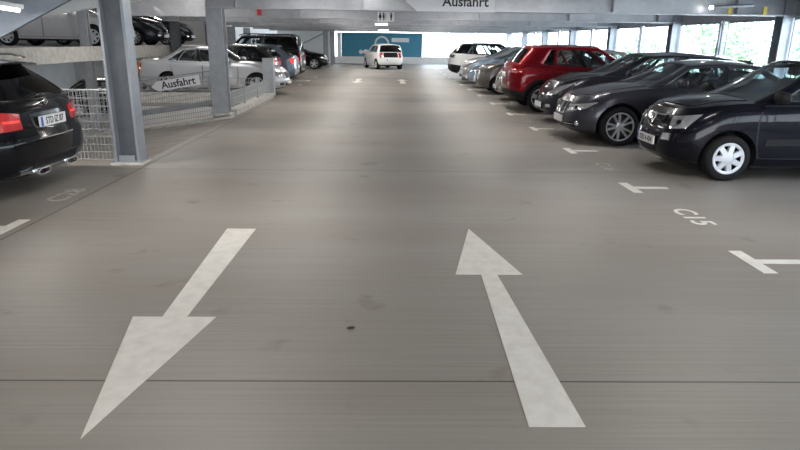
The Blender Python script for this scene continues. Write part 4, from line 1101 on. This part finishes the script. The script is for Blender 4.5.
e=empty('ceiling_lamp',(7.05,13.25,2.42),0,'slim unlit strip lamp with a bright round end beside the thick window column','lamp'); e.rotation_euler=(0,R(-4),0)
b=bmesh.new(); cyl(b,(-.42,0,0),(.42,0,0),.03,12); obj('housing',b,M['steel'],e)
b=bmesh.new(); cyl(b,(-.47,0,0),(-.42,0,0),.034,14); obj('end_cap',b,M['tube'],e)
lamp('bright strip lamp on the blue grey plate above the black estate car',-4.58,7.35,1.985,.85,'x',26,R(8))
for y in(-8,-3.6,.6,5.6,10.9):
    for x in(-1.8,3.2): lamp('added unseen strip lamp on the ceiling over the camera side of the aisle',x,y,2.60,1.2,'x',LP)  # rows out of view, added to brighten the foreground floor
for y in(16.1,21.4,26.6,31.9,37.1,42.4):
    for x in(-1.9,2.6): lamp('added strip lamp hidden up between two ceiling beams',x,y,2.62,1.2,'x',LP*1.25)  # extra lamps behind the beams, added to brighten the mid and far aisle
for y in (21.5,26.8,31): lamp('added strip lamp over the left parking bays',-6,y,2.62,1.2,'x',LP*.7)  # extra lamps added to brighten the far left side
lamp('added strip lamp high over the ramp opening',-6,16.6,3.2,1.2,'x',LP*1.6)  # extra lamp added to brighten the silver sedan
for y in(14,20,26,31): lamp('strip lamp over the upper half deck',-11,y,3.85,1.2,'x',LP*.5)
for y in(12,18,23,28): lamp('strip lamp over the lower half deck',-12.5,y,.98,1.2,'x',LP*.8)
# ------------------------------------------------------------------ road markings
def arrow_mark(lab,poly,name='arrow_marking'):
    b=bmesh.new(); prism(b,poly,'z',.0012,.0032); return tag(obj(name,b,M['mark']),lab,'road marking')
arrow_mark('white painted arrow pointing away from the camera on the right',[(.637,2.36),(.893,2.36),(.81,4.23),(1.0,4.23),(.74,5.39),(.50,4.23),(.69,4.23)])
arrow_mark('white painted arrow pointing towards the camera on the left',[(-1.46,5.34),(-1.20,5.34),(-1.24,3.485),(-1.06,3.485),(-1.31,2.27),(-1.57,3.485),(-1.39,3.485)])
for sx,l,s in((-1.35,'small far painted arrow left of centre behind the white hatchback',-1),(.55,'small far painted arrow right of centre behind the white hatchback',1)):
    y=26.9; P=[(-.13,-1.5),(.13,-1.5),(.07,.4),(.25,.4),(0,1.5),(-.25,.4),(-.07,.4)]
    arrow_mark(l,[(sx+a,y+s*b_*1.0) for a,b_ in P])
def tmark(lab,x,y,side=1,xl=.52):
    b=bmesh.new(); prism(b,[(x-.055,y-.26),(x+.055,y-.26),(x+.055,y+.26),(x-.055,y+.26)],'z',.0012,.003)
    x0,x1=sorted((x+side*.055,x+side*xl)); prism(b,[(x0,y-.05),(x1,y-.05),(x1,y+.05),(x0,y+.05)],'z',.0012,.003)
    tag(obj('bay_marking',b,M['mark']),lab,'road marking','T shaped bay markings')
nbr=['nearest the camera, right of the label C15','between label C15 and the black small hatchback','between black small hatchback and grey sedan','between grey sedan and anthracite minivan','between anthracite minivan and red crossover','between red crossover and champagne hatchback','between champagne hatchback and grey brown car','between grey brown and light blue cars','between light blue and silver hatchbacks','between silver hatchback and white crossover','just past the white crossover']
for k,l in enumerate(nbr): tmark('white T shaped bay mark '+l,2.90,4.55+2.575*k,1,.45 if k<3 else .40)
for k,y in enumerate((33.2,35.8,38.4,41.)): tmark('white T shaped bay mark on the empty floor beyond the white crossover',2.9,y)
tmark('white T shaped bay mark at the left edge before the black estate car',-3.41,5.32,-1)
for y in(24.0,26.5,29.2): tmark('white T shaped bay mark beside the left hand parked tails',-3.4,y,-1)
def bay_label(s,lab,x,y,rot,size,mat,xs=1.):
    t=text_obj('bay_number',s,size,mat,None,depth=.0008,spacing=1.05,xs=xs); t.location=(x,y,.0022); t.rotation_euler=(0,0,rot); tag(t,lab,'painted number')
bay_label('C15','white painted bay number C15 on the right floor',3.04,5.86,-PI/2,.30,M['mark'],1.15)
bay_label('C16','worn painted bay number C16 before the black small hatchback',3.04,8.42,-PI/2,.28,M['fadedmark'],1.1)
bay_label('C17','worn painted bay number C17 before the grey sedan',3.04,11.0,-PI/2,.28,M['fadedmark'],1.1)
bay_label('C18','worn painted bay number C18 before the anthracite minivan',3.04,13.57,-PI/2,.28,M['fadedmark'],1.1)
bay_label('C28','faded painted bay number C28 behind the black estate car',-3.50,6.55,PI/2,.30,M['fadedmark'],1.1)
b=bmesh.new(); bmesh.ops.create_icosphere(b,subdivisions=2,radius=1)
for v in b.verts: v.co=Vector((v.co.x*.022+.006*math.sin(v.co.y*5),v.co.y*.012,max(v.co.z,-.3)*.008+.003))
o=obj('dark_debris',b,M['ink'],None,True); o.location=(-.22,3.34,0); tag(o,'small dark scrap lying on the floor between the arrows','debris')
# ------------------------------------------------------------------ outside
bm=bmesh.new(); box(bm,-60,90,-60,140,-4.3,-4.0); tag(struct('ground',bm,M['ground']),None)
def tree(lab,x,y,h,r,leaf,n=1500):
    e=empty('tree',(x,y,-4),0,lab,'tree'); b=bmesh.new(); cyl(b,(0,0,0),(.1,.1,h*.55),.22,10,r1=.12)
    for i in range(7):
        a=random.uniform(0,6.28); cyl(b,(.08,.08,h*.45),(math.cos(a)*r*.6,math.sin(a)*r*.6,h*random.uniform(.6,.9)),.08,6,r1=.02)
    obj('trunk',b,M['bark'],e); b=bmesh.new()
    blobs=[(random.uniform(-.6,.6)*r,random.uniform(-.6,.6)*r,h*random.uniform(.45,.92),r*random.uniform(.35,.6)) for _ in range(16)]
    for i in range(n):
        bx,by,bz,br=random.choice(blobs); v=Vector((random.gauss(0,1),random.gauss(0,1),random.gauss(0,1))).normalized()*br*random.uniform(.6,1.05)
        c=Vector((bx,by,bz))+v; u=Vector((random.uniform(-1,1),random.uniform(-1,1),random.uniform(-1,1))).normalized(); w=u.cross(v).normalized() if u.cross(v).length>.01 else Vector((1,0,0)); s=random.uniform(.10,.20)
        b.faces.new([b.verts.new(c+u*s),b.verts.new(c+w*s*.5),b.verts.new(c-u*s),b.verts.new(c-w*s*.5)])
    obj('foliage',b,leaf,e)
tree('leafy green tree outside the window left of the slim double post',16.6,31.5,7.8,2.6,M['leaf'])
tree('leafy tree outside the window right of the slim double post',15.2,21.0,6.4,2.3,M['leaf2'])
tree('tall green tree farther outside behind the window wall',24.5,37.5,8.6,3.0,M['leaf'])
tree('low leafy tree outside near the thick window column',21.0,26.0,6.1,2.3,M['leaf2'],1200)
tree('pale green tree outside the farther windows',17.5,43,7.,2.5,M['leaf2'],1200)

# ------------------------------------------------------------------ world and light
w=bpy.data.worlds.new('sky'); SC.world=w; w.use_nodes=True; N=w.node_tree.nodes; Lk=w.node_tree.links
bg=N['Background']; tc=N.new('ShaderNodeTexCoord'); sp=N.new('ShaderNodeSeparateXYZ'); rp=N.new('ShaderNodeValToRGB')
Lk.new(tc.outputs['Generated'],sp.inputs[0]); Lk.new(sp.outputs['Z'],rp.inputs['Fac']); Lk.new(rp.outputs['Color'],bg.inputs['Color'])
e=rp.color_ramp.elements; e[0].position=0; e[0].color=(.92,.96,1.,1); e[1].position=.6; e[1].color=(.62,.78,1.,1)
bg.inputs['Strength'].default_value=6.5
sl=bpy.data.lights.new('sun','SUN'); sl.energy=12.; sl.angle=R(1.5); sl.color=(1,.97,.92); so=bpy.data.objects.new('sun',sl); COL.objects.link(so)
so.rotation_euler=Vector((-.62,-.35,.62)).to_track_quat('Z','Y').to_euler()
SC.view_settings.view_transform='Standard'; SC.view_settings.look='None'; SC.view_settings.gamma=1; SC.view_settings.exposure=0.6
SC.cycles.max_bounces=7; SC.cycles.diffuse_bounces=4; SC.cycles.transparent_max_bounces=16; SC.cycles.sample_clamp_indirect=6
SC.cycles.use_denoising=True
